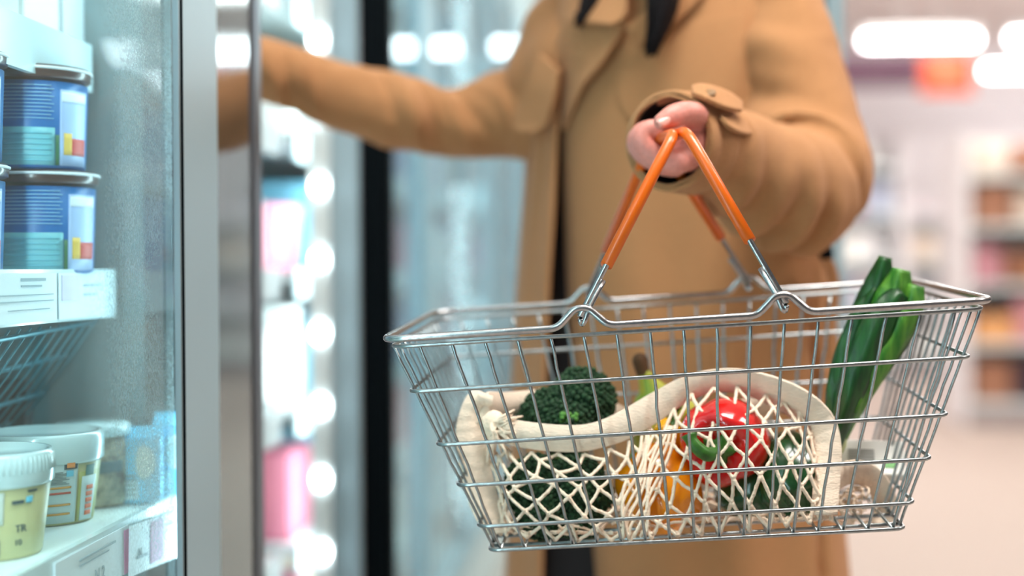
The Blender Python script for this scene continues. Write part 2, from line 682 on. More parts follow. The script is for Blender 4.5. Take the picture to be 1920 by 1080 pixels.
for sx in (sx0, sx2 - 0.1):
    b = NB()
    tube(b, [(sx, YS, z_at(1650, 104, YS)), (sx, YS, CEIL_Z)], 0.006, 6)
    obj('hanger', b, M_housing, t)


# far shelving: white gondolas with packs
CNAME = {}
PACK_COLS = [((238, 236, 238), 'white'), ((232, 214, 218), 'pale pink'), ((196, 206, 226), 'pale blue'), ((224, 206, 190), 'cream'),
             ((212, 150, 160), 'rose'), ((90, 140, 178), 'blue'), ((240, 240, 236), 'chalk white'), ((204, 200, 206), 'light grey'),
             ((168, 118, 92), 'tan'), ((70, 52, 62), 'dark plum'), ((230, 168, 110), 'peach'), ((44, 120, 150), 'teal')]
ORD = ['first', 'second', 'third', 'fourth', 'fifth', 'sixth', 'seventh', 'eighth', 'ninth', 'tenth', 'eleventh', 'twelfth', 'thirteenth', 'fourteenth']
SHN = ['bottom shelf', 'second shelf up', 'third shelf up', 'fourth shelf up', 'fifth shelf up', 'top shelf']
PROTO = {}


def pack(x, y, z, w, d, h, ci, label, group, kind='carton', cols=PACK_COLS):
    """a carton or a tub standing at x, y, z (base centre); kinds share one mesh and copies are scaled"""
    col = cols[ci][0]
    k = (kind, col)
    if k not in PROTO:
        me = bpy.data.meshes.new(kind)
        bm = NB()
        if kind == 'carton':
            box(bm, (-0.5, -0.5, 0), (0.5, 0.5, 1))
            bmesh.ops.bevel(bm, geom=bm.edges[:], offset=0.04, segments=2, affect='EDGES')
        elif kind == 'bag':
            loft(bm, [[Vector((0.5 * s * math.cos(a), 0.5 * e * math.sin(a), zz)) for a in [2 * PI * q / 16 for q in range(16)]]
                      for zz, s, e in ((0, 0.85, 0.7), (0.08, 1, 1), (0.5, 1.0, 1.0), (0.8, 0.95, 0.6), (0.93, 0.95, 0.12), (1, 0.97, 0.1))])
        else:
            lathe(bm, [(0.4, 0), (0.42, 0.02), (0.48, 0.82), (0.5, 0.83), (0.5, 0.98), (0.46, 1.0)], (0, 0, 0), 16)
        bmesh.ops.recalc_face_normals(bm, faces=bm.faces[:])
        bm.to_mesh(me)
        bm.free()
        me.materials.append(plain(*col))
        PROTO[k] = me
    o = bpy.data.objects.new(kind, PROTO[k])
    COL.objects.link(o)
    o.location, o.scale = (x, y, z), (w, d, h)
    return tag(o, label, kind, group)


def gondola(x0, x1, y, depth, levels, label, where, cols, seed, hmax=0.26, top=2.1):
    """shelving facing the camera (-y) with packs on every shelf"""
    rnd = random.Random(seed)
    t = thing('shelving_unit', label, 'shelving', ((x0 + x1) / 2, y + depth / 2, 0))
    obj('back_panel', boxbm((x0, y + depth - 0.03, 0), (x1, y + depth, top)), M_wall, t, False)
    obj('plinth', boxbm((x0, y, 0), (x1, y + depth - 0.03, 0.12)), plain(160, 150, 150), t, False)
    for s in (x0, x1):
        obj('upright', boxbm((s - 0.02, y + 0.02, 0), (s + 0.02, y + depth, top)), M_wall, t, False)
    for i, z in enumerate(levels):
        obj('shelf', boxbm((x0 + 0.02, y, z - 0.03), (x1 - 0.02, y + depth - 0.03, z)), M_shelf, t, False)
        x = x0 + 0.05
        k = 0
        room = (levels[i + 1] if i + 1 < len(levels) else top) - z - 0.06
        while True:
            w = rnd.uniform(0.15, 0.27)
            if x + w > x1 - 0.04 or k >= len(ORD):
                break
            h = min(room, rnd.uniform(0.55, 1.0) * hmax)
            ci = rnd.choice(cols)
            kd = rnd.choice(['carton', 'carton', 'bag', 'tub'])
            pack(x + w / 2, y + 0.17, z, w * 0.94, 0.24, h, ci,
                 f'{PACK_COLS[ci][1]} {kd}, {ORD[k]} from left, {SHN[i]}, {where}', f'packs on the {where}', kd)
            x += w
            k += 1


gx0, gx1 = x_at(1585, 11.9), x_at(1700, 11.9)
gondola(x_at(1560, 12.2), x_at(1690, 12.2), 12.2, 0.5, [0.2, 0.6, 1.0, 1.4, 1.8],
        'white shelving unit with pale blue and pink packs below the maroon sign', 'unit below the maroon sign', [0, 1, 2, 2, 4, 6, 5], 3)
gondola(x_at(1700, 12.6), x_at(1830, 12.6), 12.6, 0.5, [0.2, 0.6, 1.0, 1.4],
        'low white shelving unit with white packs below the orange sign end', 'unit below the orange sign end', [0, 0, 6, 6, 7, 1, 3], 4, top=1.55)
gondola(x_at(1815, 8.6), x_at(1815, 8.6) + 1.35, 8.6, 0.6, [0.15, 0.5, 0.85, 1.2, 1.5],
        'shelving unit of rose, tan and plum packs at the right edge', 'unit at the right edge', [4, 8, 9, 9, 8, 3, 7, 10, 8], 5, top=1.75)
gondola(x_at(1815, 8.6) + 1.5, x_at(1815, 8.6) + 2.9, 8.7, 0.6, [0.15, 0.5, 0.85, 1.2, 1.5],
        'shelving unit with white and blue packs beyond the picture edge', 'unit beyond the edge', [0, 1, 2, 6, 7, 5], 6, top=1.75)
gondola(x_at(930, 13.0) - 0.3, x_at(1180, 13.0), 13.0, 0.5, [0.2, 0.6, 1.0, 1.4, 1.8],
        'far white shelving unit seen past the open freezer door', 'unit past the open door', [0, 2, 6, 7, 2, 5], 8)

# ------------------------------------------------------------------ freezers along the left
XF = -0.36
SH_Z = [0.35, 0.55, 0.75, 0.952, 1.155, 1.355, 1.555]
YA = on_x(410, 540, XF).y            # end of the closed near door
YM = on_x(478, 540, XF).y            # dark glossy post
YO = on_x(491, 540, XF).y            # opening starts
YH = on_x(672, 540, XF).y            # far post of the opening = hinge of the open door
XBK = -1.05
ZT = 1.95
DZ0, DZ1 = 0.22, 1.90


def freezer_shell(label, y0, y1, where):
    t = thing('display_freezer', label, 'freezer', ((XF + XBK) / 2, (y0 + y1) / 2, 0))
    obj('base', boxbm((XBK, y0, 0), (XF - 0.01, y1, 0.20)), M_frame, t, False)
    obj('canopy', boxbm((XBK, y0, ZT), (XF - 0.005, y1, ZT + 0.3)), M_frame, t, False)
    obj('back_panel', boxbm((XBK - 0.04, y0, 0.2), (XBK, y1, ZT)), M_inner, t, False)
    return t


def shelf_run(t, y0, y1, front, zs=SH_Z):
    for z in zs:
        xf = front(z)
        s = obj('shelf', boxbm((XBK, y0, z - 0.018), (xf - 0.006, y1, z - 0.004)), M_shelf, t, False)
        b = boxbm((xf - 0.006, y0, z - 0.043), (xf, y1, z))
        obj('price_rail', b, M_rail, s, False)


def led_strip(t, x, y, z0, z1, step, off, watts, aim, size=0.014):
    s = obj('led_strip', boxbm((x - 0.014, y - 0.008, z0), (x + 0.014, y + 0.004, z1)), M_frame, t, False)
    z = z0 + off
    while z < z1:
        b = NB()
        ico(b, (x, y - 0.010, z), size, 2, (0.8, 0.5, 1))
        obj('led', b, M_led, s)
        z += step
    area_light('hidden_led_lamp', (x, y - 0.02, (z0 + z1) / 2), 0.03, z1 - z0, watts, (0.80, 0.95, 1.0), aim, t) if watts else None


def door(t, y0, y1, m_glass, stile=0.07, far_stile=None):
    """closed glass door in the face plane"""
    fs = far_stile or stile
    d = obj('door', boxbm((XF - 0.03, y0, DZ0), (XF, y0 + stile, DZ1)), M_stile, t, False)
    obj('stile', boxbm((XF - 0.005, y1 - fs, DZ0), (XF, y1, DZ1)), M_stile, d, False)
    obj('rail', boxbm((XF - 0.03, y0 + stile, DZ0), (XF, y1 - fs, DZ0 + 0.07)), M_stile, d, False)
    obj('rail', boxbm((XF - 0.03, y0 + stile, DZ1 - 0.07), (XF, y1 - fs, DZ1)), M_stile, d, False)
    obj('glass_pane', boxbm((XF - 0.012, y0 + stile, DZ0 + 0.07), (XF - 0.006, y1 - fs, DZ1 - 0.07)), m_glass, d, False)
    return d


def front_near(z):
    return -0.392 if z < 0.80 else (-0.45 if z < 1.0 else -0.47)


# the near freezer: one closed bay, one bay with its door open
FZ = freezer_shell('near glass-door freezer with blue tubs, its second door standing open', 0.30, YH + 0.02, 'near')
YP = on_x(338, 540, front_near(0.7)).y + 0.015       # partition between the bays
shelf_run(FZ, 0.34, YP - 0.02, front_near)
shelf_run(FZ, YP + 0.03, YH - 0.01, lambda z: -0.47)
obj('partition', boxbm((XBK, YP, 0.2), (XF - 0.033, YP + 0.02, ZT)), M_part, FZ, False)
obj('partition', boxbm((XBK, 0.30, 0.2), (XF, 0.33, ZT)), M_part, FZ, False)
YG = on_x(338, 540, XF).y
dA = door(FZ, 0.34, YA, M_glassA, 0.07, YA - YG)
b = NB()
tube(b, [(XF + 0.002, YG + 0.002, DZ0 + 0.07), (XF + 0.002, YG + 0.002, DZ1 - 0.07)], 0.0013, 6)
obj('pane_edge', b, M_black, dA)
bm = boxbm((XF - 0.07, YA + 0.002, 0.2), (XF - 0.002, YM, ZT))
obj('post', bm, M_gloss, FZ, False, 'dark mirror-like post')
bm = NB()
box(bm, (XF - 0.08, YM, 0.2), (XF + 0.001, YO, ZT))
o = obj('post_trim', bm, M_alu, FZ, False, 'bare aluminium edge')
bevel(o, 0.0008)
# far post of the opening
obj('post', boxbm((XF - 0.045, YH, 0.2), (XF, YH + 0.03, ZT)), M_stile, FZ, False)
area_light('hidden_led_lamp', (XF - 0.014, YP - 0.03, 1.1), 0.02, 1.6, 2.6, (0.72, 0.95, 1.0), (PI / 2, 0, math.radians(142)), FZ)  # unseen lamp added behind the stile to brighten rails and tubs
led_strip(FZ, XF - 0.053, YH - 0.002, 0.25, 1.9, 0.1035, (z_at(603, 350, YH) - 0.25) % 0.1035, 0, None)
area_light('hidden_led_lamp', (XF - 0.033, 0.42, 1.1), 0.03, 1.6, 12, (0.76, 0.95, 1.0), (PI / 2, 0, math.radians(22)), FZ)
area_light('hidden_led_lamp', (XF - 0.075, YP + 0.03, 1.1), 0.03, 1.6, 7, (0.80, 0.96, 1.0), (PI / 2, 0, math.radians(20)), FZ)  # unseen lamp added behind the partition to light the open bay

# the open door, swung out across the aisle
DX0 = XF + 0.002
r_end = ray(1584, 540)
DX1 = (r_end.x / r_end.y) * (YH + 0.02)
yd = YH + 0.02
od = obj('door', boxbm((DX0 + 0.016, yd, DZ0), (DX0 + 0.042, yd + 0.03, DZ1)), M_black, FZ, False, 'black hinge edge of the open door')
zA, zB = DZ0 + 0.06, DZ1 - 0.06
obj('gasket', boxbm((DX0, yd - 0.012, DZ0), (DX0 + 0.034, yd - 0.001, DZ1)), M_black, od, False)
obj('rail', boxbm((DX0 + 0.042, yd, DZ0), (DX1 - 0.022, yd + 0.03, zA)), M_stile, od, False)
obj('rail', boxbm((DX0 + 0.042, yd, zB), (DX1 - 0.022, yd + 0.03, DZ1)), M_stile, od, False)
obj('stile', boxbm((DX1 - 0.022, yd, DZ0), (DX1, yd + 0.03, DZ1)), M_stile, od, False, 'pale grey free edge of the open door')
obj('glass_pane', boxbm((DX0 + 0.042, yd + 0.011, zA), (DX1 - 0.022, yd + 0.017, zB)), M_glassB, od, False)
b = NB()
tube(b, fillet([(DX1 - 0.011, yd + 0.03, 1.35), (DX1 - 0.011, yd + 0.075, 1.35), (DX1 - 0.011, yd + 0.075, 0.8), (DX1 - 0.011, yd + 0.03, 0.8)], 0.02), 0.008, 8)
obj('handle', b, M_alu, od)

# freezers farther along the wall
FCOL = [((244, 248, 250), 'white'), ((226, 236, 240), 'ice white'), ((120, 186, 208), 'sky blue'), ((244, 236, 214), 'cream'),
        ((214, 130, 150), 'pink'), ((60, 118, 168), 'blue'), ((236, 240, 236), 'chalk white'), ((120, 40, 66), 'maroon'),
        ((40, 134, 150), 'teal'), ((250, 250, 246), 'bright white')]


def freezer_packs(y0, y1, zs, xfront, where, seed, wts, step=0.115, deep=0.16):
    rnd = random.Random(seed)
    for si, z in enumerate(zs):
        y = y0 + step / 2
        k = 0
        while y < y1 and k < len(ORD):
            ci = rnd.choice(wts)
            kd = rnd.choice(['carton', 'carton', 'tub', 'bag'])
            h = rnd.uniform(0.10, 0.155)
            x = xfront(z) - 0.075
            pack(x, y, z - 0.003, deep * 0.75, step * 0.9, h, ci,
                 f'{FCOL[ci][1]} {kd}, {ORD[k]} along {z:.2f} metre high shelf, {where}'.replace('0.35 metre high', 'lowest').replace('0.55 metre high', 'second')
                 .replace('0.75 metre high', 'third').replace('0.95 metre high', 'fourth').replace('1.16 metre high', 'fifth').replace('1.15 metre high', 'fifth')
                 .replace('1.35 metre high', 'sixth').replace('1.36 metre high', 'sixth').replace('1.55 metre high', 'seventh').replace('1.56 metre high', 'seventh'),
                 f'packs in the {where}', kd, FCOL)
            y += step
            k += 1


ARM_Z = (1.155,)
freezer_packs(YO + 0.12, YH - 0.02, [z for z in SH_Z if z not in ARM_Z], lambda z: -0.47, 'open freezer bay', 21, [0, 0, 9, 9, 1, 3, 3, 6, 4, 5, 2, 7], 0.10)
y = YH + 0.02
WHR = ['freezer next beyond the open door', 'third freezer along', 'farthest freezer']
LBL = ['closed two-door freezer just beyond the open door', 'closed freezer between the second and the farthest one', 'farthest closed freezer at the end of the row']
for q in range(3):
    w = 1.5
    t = freezer_shell(LBL[q], y, y + w, 'far')
    shelf_run(t, y + 0.03, y + w - 0.03, lambda z: -0.46)
    for h in range(2):
        door(t, y + 0.02 + h * w / 2, y + (h + 1) * w / 2 - 0.02, M_glassC)
        obj('post', boxbm((XF - 0.04, y + (h + 1) * w / 2 - 0.018, 0.2), (XF - 0.002, y + (h + 1) * w / 2 + 0.018, ZT)), M_stile, t, False)
    area_light('hidden_led_lamp', (XF - 0.06, y + 0.04, 1.1), 0.03, 1.6, 6, (0.78, 0.96, 1.0), (PI / 2, 0, math.radians(20)), t)  # lamp alone, no strip built: added to light the far packs
    freezer_packs(y + 0.05, y + w - 0.05, SH_Z, lambda z: -0.46, WHR[q], 30 + q, [0, 9, 1, 2, 2, 6, 8, 5, 4, 3], 0.16)
    y += w


# ------------------------------------------------------------------ goods behind the near glass
def cyl_patch(bm, c, rz, a0, a1, z0, z1, off=0.0004, n=10, m=4, thick=0.0004):
    """a label wrapped round a tub: rz(z) is the tub's radius at height z above c"""
    G = []
    for i in range(n + 1):
        a = a0 + (a1 - a0) * i / n
        G.append([Vector(c) + Vector(((rz(z0 + (z1 - z0) * j / m) + off) * math.cos(a), (rz(z0 + (z1 - z0) * j / m) + off) * math.sin(a), z0 + (z1 - z0) * j / m)) for j in range(m + 1)])
    slab(bm, G, thick)
    return bm


M_tubblue = mat('tub_blue', srgb(0, 108, 176), 0.35)
M_tubdeep = mat('tub_deep_blue', srgb(6, 78, 150), 0.35)
M_tubteal = mat('tub_panel_aqua', srgb(128, 204, 212), 0.4)
M_tublid = mat('tub_lid_brown', srgb(74, 46, 42), 0.3, coat=0.4)
M_tubpic = mat('tub_side_label', srgb(176, 200, 236), 0.4)
M_white = plain(240, 244, 244)
M_ink = plain(60, 80, 84)
M_tred = plain(206, 60, 50)
M_tyel = plain(232, 190, 80)
M_tgrn = plain(60, 120, 80)
M_linew = mat('tub_print_white', srgb(150, 206, 232), 0.5)
M_linet = mat('tub_print_teal', srgb(110, 190, 204), 0.5)


def cam_angle(c):
    return math.atan2(EYE.y - c[1], EYE.x - c[0])


def blue_tub(cx, cy, z, label, r=0.047, h=0.086, turn=0.0):
    c = Vector((cx, cy, z))
    t = thing('ice_cream_tub', label, 'tub', c, 'blue ice cream tubs')
    rz = lambda q: r * (0.93 + 0.06 * q / h)
    b = NB()
    lathe(b, [(r * 0.86, 0), (r * 0.93, 0.002), (r * 0.985, h - 0.014), (r * 0.9, h - 0.013)], c, 40)
    obj('body', b, M_tubblue, t)
    b = NB()
    lathe(b, [(r * 0.99, h - 0.011), (r * 1.04, h - 0.010), (r * 1.05, h - 0.002), (r * 1.0, h), (r * 0.93, h - 0.001), (r * 0.92, h - 0.004), (0.001, h - 0.004)], c, 40)
    lid = obj('lid', b, M_tublid, t, label='clear brownish lid')
    b = NB()
    tube(b, [c + Vector((r * 1.052 * math.cos(a), r * 1.052 * math.sin(a), h - 0.003)) for a in [2 * PI * k / 40 for k in range(40)]], 0.0012, 6, True)
    obj('rim', b, M_white, lid)
    ac = cam_angle(c) + turn
    b = cyl_patch(NB(), c, rz, ac - 1.2, ac + 0.42, 0.003, 0.034)
    pn = obj('panel', b, M_tubteal, t, label='pale aqua information panel')
    b = NB()
    for k in range(6):
        cyl_patch(b, c, rz, ac - 1.1, ac + 0.36, 0.006 + k * 0.0045, 0.0075 + k * 0.0045, 0.0009, 10, 1)
    obj('print', b, M_linet, pn)
    b = NB()
    for k in range(10):
        cyl_patch(b, c, rz, ac - 1.1 + 0.03 * (k % 3), ac + 0.40 - 0.05 * (k % 2), 0.041 + k * 0.003, 0.0417 + k * 0.003, 0.0006, 10, 1)
    obj('print', b, M_linew, t, label='fine white lines of text')
    b = cyl_patch(NB(), c, rz, ac + 0.52, ac + 1.25, 0.003, 0.066)
    sd = obj('side_label', b, M_tubpic, t, label='pale side label with a fruit picture')
    obj('picture', cyl_patch(NB(), c, rz, ac + 0.78, ac + 1.2, 0.012, 0.026, 0.0009), M_tred, sd)
    obj('picture', cyl_patch(NB(), c, rz, ac + 0.60, ac + 0.78, 0.012, 0.030, 0.0009), M_tyel, sd)
    obj('heading', cyl_patch(NB(), c, rz, ac + 0.55, ac + 1.2, 0.056, 0.064, 0.0009), M_white, sd)
    obj('leaf_mark', cyl_patch(NB(), c, rz, ac + 0.43, ac + 0.5, 0.003, 0.028, 0.0009), M_tgrn, sd)
    return t


def at_floor(px, d, z):
    p = P(px, 540, d)
    return p.x, p.y


zs_ = 0.9485
x, y = at_floor(76, 1.215, 0)
T1 = blue_tub(x, y, zs_, 'blue tub on the eye-level shelf behind the glass, lower of the front stack')
T2 = dup(T1, (x - 0.004, y - 0.006, zs_ + 0.0865), 'blue tub stacked on top of another right behind the near glass')
x2, y2 = x - 0.125, y + 0.035
dup(T1, (x2, y2, zs_), 'blue tub at the back of the eye-level shelf, lower of the rear stack')
dup(T1, (x2 + 0.003, y2, zs_ + 0.0865), 'blue tub at the back of the eye-level shelf, upper of the rear stack')
dup(T1, (x - 0.03, y - 0.115, zs_), 'blue tub at the near end of the eye-level shelf, lower of its stack')
dup(T1, (x - 0.03, y - 0.115, zs_ + 0.0865), 'blue tub at the near end of the eye-level shelf, upper of its stack')


M_lidw = mat('lid_translucent', srgb(214, 236, 236), 0.2, coat=0.5, trans=0.15)
M_tubgrn = mat('tub_pale_green', srgb(196, 190, 138), 0.35)
M_tubgrn2 = mat('tub_deeper_green', srgb(168, 170, 96), 0.35)
M_lblgrey = mat('tub_grey_label', srgb(196, 214, 212), 0.5)
M_line_o = plain(214, 150, 60)
M_line_r = plain(190, 70, 44)
M_teal_d = plain(60, 120, 116)
M_aqua = plain(110, 200, 226)


def green_tub(cx, cy, z, r, h, label):
    c = Vector((cx, cy, z))
    t = thing('dip_tub', label, 'tub', c, 'white-lidded tubs')
    b = NB()
    lathe(b, [(r * 0.80, 0), (r * 0.82, 0.002), (r * 0.95, h - 0.022), (r * 0.9, h - 0.02)], c, 48)
    obj('body', b, M_tubgrn, t)
    b = NB()
    lathe(b, [(r * 0.965, h - 0.024), (r * 1.0, h - 0.022), (r * 1.0, h - 0.008), (r * 0.985, h - 0.003), (r * 0.96, h), (r * 0.9, h), (r * 0.88, h - 0.004), (0.001, h - 0.004)], c, 64)
    obj('lid', b, M_lidw, t, label='cloudy white lid')
    return t, c, (lambda q: r * (0.82 + 0.13 * q / (h - 0.022)))


zl = 0.7465
x, y = at_floor(-36, 1.03, 0)
t, c, rz = green_tub(x, y, zl, 0.050, 0.075, 'white-lidded green tub nearest the glass at the left edge, with a ridged lid')
lid = [o for o in t.children if o.name.startswith('lid')][0]
b = NB()
for k in range(72):
    a = 2 * PI * k / 72
    p = c + Vector((0.0502 * math.cos(a), 0.0502 * math.sin(a), 0))
    tube(b, [p + Vector((0, 0, 0.061)), p + Vector((-0.001 * math.cos(a), -0.001 * math.sin(a), 0.072))], 0.0007, 5)
obj('ridges', b, M_lidw, lid)
ac = cam_angle(c)
obj('roundel', cyl_patch(NB(), c, rz, ac + 0.05, ac + 0.30, 0.026, 0.049), plain(206, 212, 200), t, label='pale grey round patch')
obj('badge', cyl_patch(NB(), c, rz, ac + 0.06, ac + 0.2, 0.022, 0.034, 0.0008), M_teal_d, t, label='teal round badge')
for k, cc in enumerate([(214, 96, 60), (196, 60, 60), (214, 110, 110)]):
    obj('mark', cyl_patch(NB(), c, rz, ac + 0.1, ac + 0.19, 0.012 - k * 0.005, 0.016 - k * 0.005, 0.0008), plain(*cc), t, label='small red round mark')
b = NB()
cyl_patch(b, c, rz, ac + 0.42, ac + 0.62, 0.040, 0.0425, 0.0008)
cyl_patch(b, c, rz, ac + 0.68, ac + 0.86, 0.0475, 0.049, 0.0008)
cyl_patch(b, c, rz, ac + 0.235, ac + 0.25, 0.003, 0.015, 0.0008)
obj('print', b, M_ink, t, label='short dark lines of print')
obj('sticker', cyl_patch(NB(), c, rz, ac + 0.66, ac + 0.78, 0.040, 0.0445, 0.0008), M_aqua, t, label='small aqua sticker')
for s, zz, sz in (('TR', 0.0195, 0.0075), ('10', 0.010, 0.006)):
    a = ac + 0.50
    p = c + Vector(((rz(zz) + 0.0004) * math.cos(a), (rz(zz) + 0.0004) * math.sin(a), zz))
    M = Matrix.Translation(p) @ Matrix.Rotation(a + PI / 2, 4, 'Z') @ Matrix.Rotation(PI / 2, 4, 'X')
    obj('lettering', text_bm(s, sz, M), M_ink, t, False)

x, y = at_floor(76, 1.17, 0)
t, c, rz = green_tub(x, y, zl, 0.0495, 0.073, 'white-lidded green tub with a grey information label, behind the front tub')
ac = cam_angle(c)
lb = obj('label_panel', cyl_patch(NB(), c, rz, ac - 0.15, ac + 0.62, 0.002, 0.052, 0.0006, 12), M_lblgrey, t, label='grey-white information label')
for k, (z0, mm) in enumerate(((0.030, M_line_o), (0.0255, M_line_r), (0.016, M_line_o), (0.0085, M_line_o))):
    obj('rule', cyl_patch(NB(), c, rz, ac - 0.12, ac + 0.50, z0, z0 + 0.0016, 0.0012, 12, 1), mm, lb)
b = NB()
for k in range(9):
    cyl_patch(b, c, rz, ac - 0.1, ac + 0.46 - 0.06 * (k % 3), 0.0335 + k * 0.0012, 0.0340 + k * 0.0012, 0.0012, 10, 1)
obj('print', b, mat('grey_print', srgb(128, 146, 146), 0.5), lb)
obj('emblem', cyl_patch(NB(), c, rz, ac + 0.36, ac + 0.6, 0.0455, 0.052, 0.0012), plain(40, 72, 80), lb)
obj('emblem', cyl_patch(NB(), c, rz, ac + 0.40, ac + 0.54, 0.0466, 0.0510, 0.0020), plain(240, 150, 84), lb)
obj('emblem', cyl_patch(NB(), c, rz, ac + 0.40, ac + 0.53, 0.0395, 0.0445, 0.0012), M_aqua, lb)
obj('band', cyl_patch(NB(), c, rz, ac + 0.66, ac + 1.25, 0.002, 0.042, 0.0006), M_tubgrn2, t)
obj('badge', cyl_patch(NB(), c, rz, ac + 0.80, ac + 1.02, 0.0385, 0.047, 0.0010), M_teal_d, t, label='green round badge')
vp = obj('side_panel', cyl_patch(NB(), c, rz, ac + 0.72, ac + 1.1, 0.002, 0.038, 0.0010), M_lblgrey, t, label='pale side panel with orange figures')
b = NB()
for k in range(5):
    cyl_patch(b, c, rz, ac + 0.84, ac + 1.02, 0.006 + k * 0.0052, 0.0095 + k * 0.0052, 0.0016, 6, 1)
obj('print', b, plain(226, 106, 66), vp)

# jar with a granola-like mottled filling
x, y = at_floor(196, 1.245, 0)
c = Vector((x - 0.012, y, zl))
t = thing('clear_jar', 'clear jar of dark mottled flakes behind the grey-labelled tub', 'jar', c)
b = NB()
lathe(b, [(0.028, 0), (0.031, 0.004), (0.031, 0.054), (0.027, 0.060), (0.001, 0.060)], c, 28)
obj('filling', b, mat('flakes', srgb(60, 58, 52), 0.6, bump=0.8, scale=90, col2=srgb(206, 194, 164)), t, label='dark brown and cream flakes')
b = NB()
lathe(b, [(0.029, 0.060), (0.033, 0.061), (0.033, 0.069), (0.030, 0.072), (0.001, 0.072)], c, 28)
obj('lid', b, M_lidw, t)
obj('label_panel', cyl_patch(NB(), c, lambda q: 0.0312, cam_angle(c) + 0.1, cam_angle(c) + 0.9, 0.030, 0.040), plain(50, 100, 110), t)

# light blue cartons
M_cblue = mat('carton_blue', srgb(110, 200, 232), 0.4, vary=0.06, scale=12)
M_cpale = mat('carton_pale', srgb(206, 232, 238), 0.4)


def blue_carton(px, d, w, h, label, full=True, z=zl):
    p = P(px, 540, d)
    c = Vector((p.x, p.y, z))
    t = thing('milk_carton', label, 'carton', c, 'pale blue cartons')
    M = Matrix.Translation(c) @ Matrix.Rotation(math.radians(12), 4, 'Z')
    b = NB()
    box(b, (-w / 2, -0.02, 0), (w / 2, 0.02, h * 0.86), M)
    o = obj('body', b, M_cblue if full else M_cpale, t, False)
    bevel(o, 0.002)
    b = NB()
    loft(b, [[M @ Vector(q) for q in ((-w / 2, -0.02, h * 0.86), (w / 2, -0.02, h * 0.86), (w / 2, 0.02, h * 0.86), (-w / 2, 0.02, h * 0.86))],
             [M @ Vector(q) for q in ((-w / 2, -0.001, h), (w / 2, -0.001, h), (w / 2, 0.001, h), (-w / 2, 0.001, h))]])
    obj('gable', b, M_cblue, t, False)
    b = NB()
    box(b, (-w * 0.46, -0.0215, 0.004), (w * 0.05, -0.0205, h * 0.32), M)
    q = obj('panel', b, M_cpale, t, False, 'pale lower panel')
    b = NB()
    for k in range(5):
        box(b, (-w * 0.42, -0.022, 0.008 + k * 0.004), (w * 0.0, -0.0214, 0.0095 + k * 0.004), M)
    obj('print', b, mat('grey_print', srgb(128, 146, 146), 0.5), q, False)
    b = NB()
    ico(b, M @ Vector((w * 0.15, -0.0205, h * 0.55)), 0.011, 2, (1, 0.12, 1.4))
    obj('splash', b, plain(226, 226, 214), t, label='pale splash picture')
    return t


blue_carton(258, 1.262, 0.042, 0.066, 'sky blue carton with a white splash beside the jar')
blue_carton(318, 1.29, 0.028, 0.076, 'taller pale blue carton squeezed against the partition')
# rough brown box on the lower shelf behind the tubs
p = P(30, 540, 1.40)
t = tag(obj('cardboard_tray', boxbm((p.x - 0.08, p.y - 0.1, zl), (p.x + 0.05, p.y + 0.06, zl + 0.105)),
            mat('grey_board', srgb(92, 86, 84), 0.9, bump=0.6, scale=60, vary=0.3), None, False, origin=(p.x, p.y, zl)),
        'grey-brown board tray at the back of the lower shelf', 'tray')

# dark teal bags hung in a wire rack under the eye-level shelf
M_teal = mat('teal_film', srgb(0, 74, 92), 0.3, bump=0.5, scale=26, vary=0.35, stretch=(5, 5, 1))
M_bluef = mat('blue_film', srgb(0, 92, 140), 0.3, bump=0.5, scale=26, vary=0.3, stretch=(5, 5, 1))
for k in range(4):
    pz = 0.752
    yy = 1.02 + 0.078 * k
    xx = -0.635 - 0.012 * (k % 2)
    b = NB()
    R = []
    for z, s, e in ((0, .8, .8), (0.01, 1, 1), (0.09, 1, 0.95), (0.135, .98, .7), (0.152, .95, .3)):
        R.append([Vector((xx + 0.075 * e * math.sin(a), yy + 0.038 * s * math.cos(a), pz + z)) for a in [2 * PI * q / 20 for q in range(20)]])
    loft(b, R)
    tag(obj('frozen_bag', b, M_bluef if k > 2 else M_teal, None, origin=(xx, yy, pz)),
        ['dark teal bag on the lower shelf, nearest in the wire rack', 'dark teal bag on the lower shelf, second in the wire rack',
         'dark teal bag on the lower shelf, third in the wire rack', 'brighter blue bag at the partition end of the wire rack'][k], 'bag', 'dark bags in the wire rack')
t = thing('wire_rack', 'thin wire rack hanging under the eye-level shelf in front of dark teal bags', 'rack', (-0.52, 1.1, 0.905))
M_rackw = mat('rack_wire', srgb(84, 140, 152), 0.35, 0.5)
y0, y1 = 0.80, YP - 0.015
for k, (z, xa, xb) in enumerate(((0.893, -0.47, -0.49), (0.862, -0.50, -0.52), (0.828, -0.52, -0.54), (0.800, -0.55, -0.56))):
    b = NB()
    pts = catmull([(xa - 0.05, y0, z), (xa, y0 + 0.03, z), (xa, (y0 + y1) / 2, z + 0.004), (xa, y1, z + 0.012)], 16)
    tube(b, pts, 0.0022, 6)
    obj('rail', b, M_rackw, t)
b = NB()
for k in range(22):
    yy = y0 + 0.03 + (y1 - y0 - 0.04) * k / 21
    tube(b, [(-0.468, yy, 0.905), (-0.50, yy + 0.004, 0.862), (-0.555, yy + 0.012, 0.798), (-0.60, yy + 0.012, 0.788)], 0.0011, 5)
obj('uprights', b, M_rackw, t)

# price cards on the rails
M_pink = plain(216, 130, 176)
M_lilac = plain(214, 204, 226)
M_card = mat('price_card', srgb(226, 238, 242), 0.4)
M_faint = mat('faint_print', srgb(150, 172, 180), 0.5)


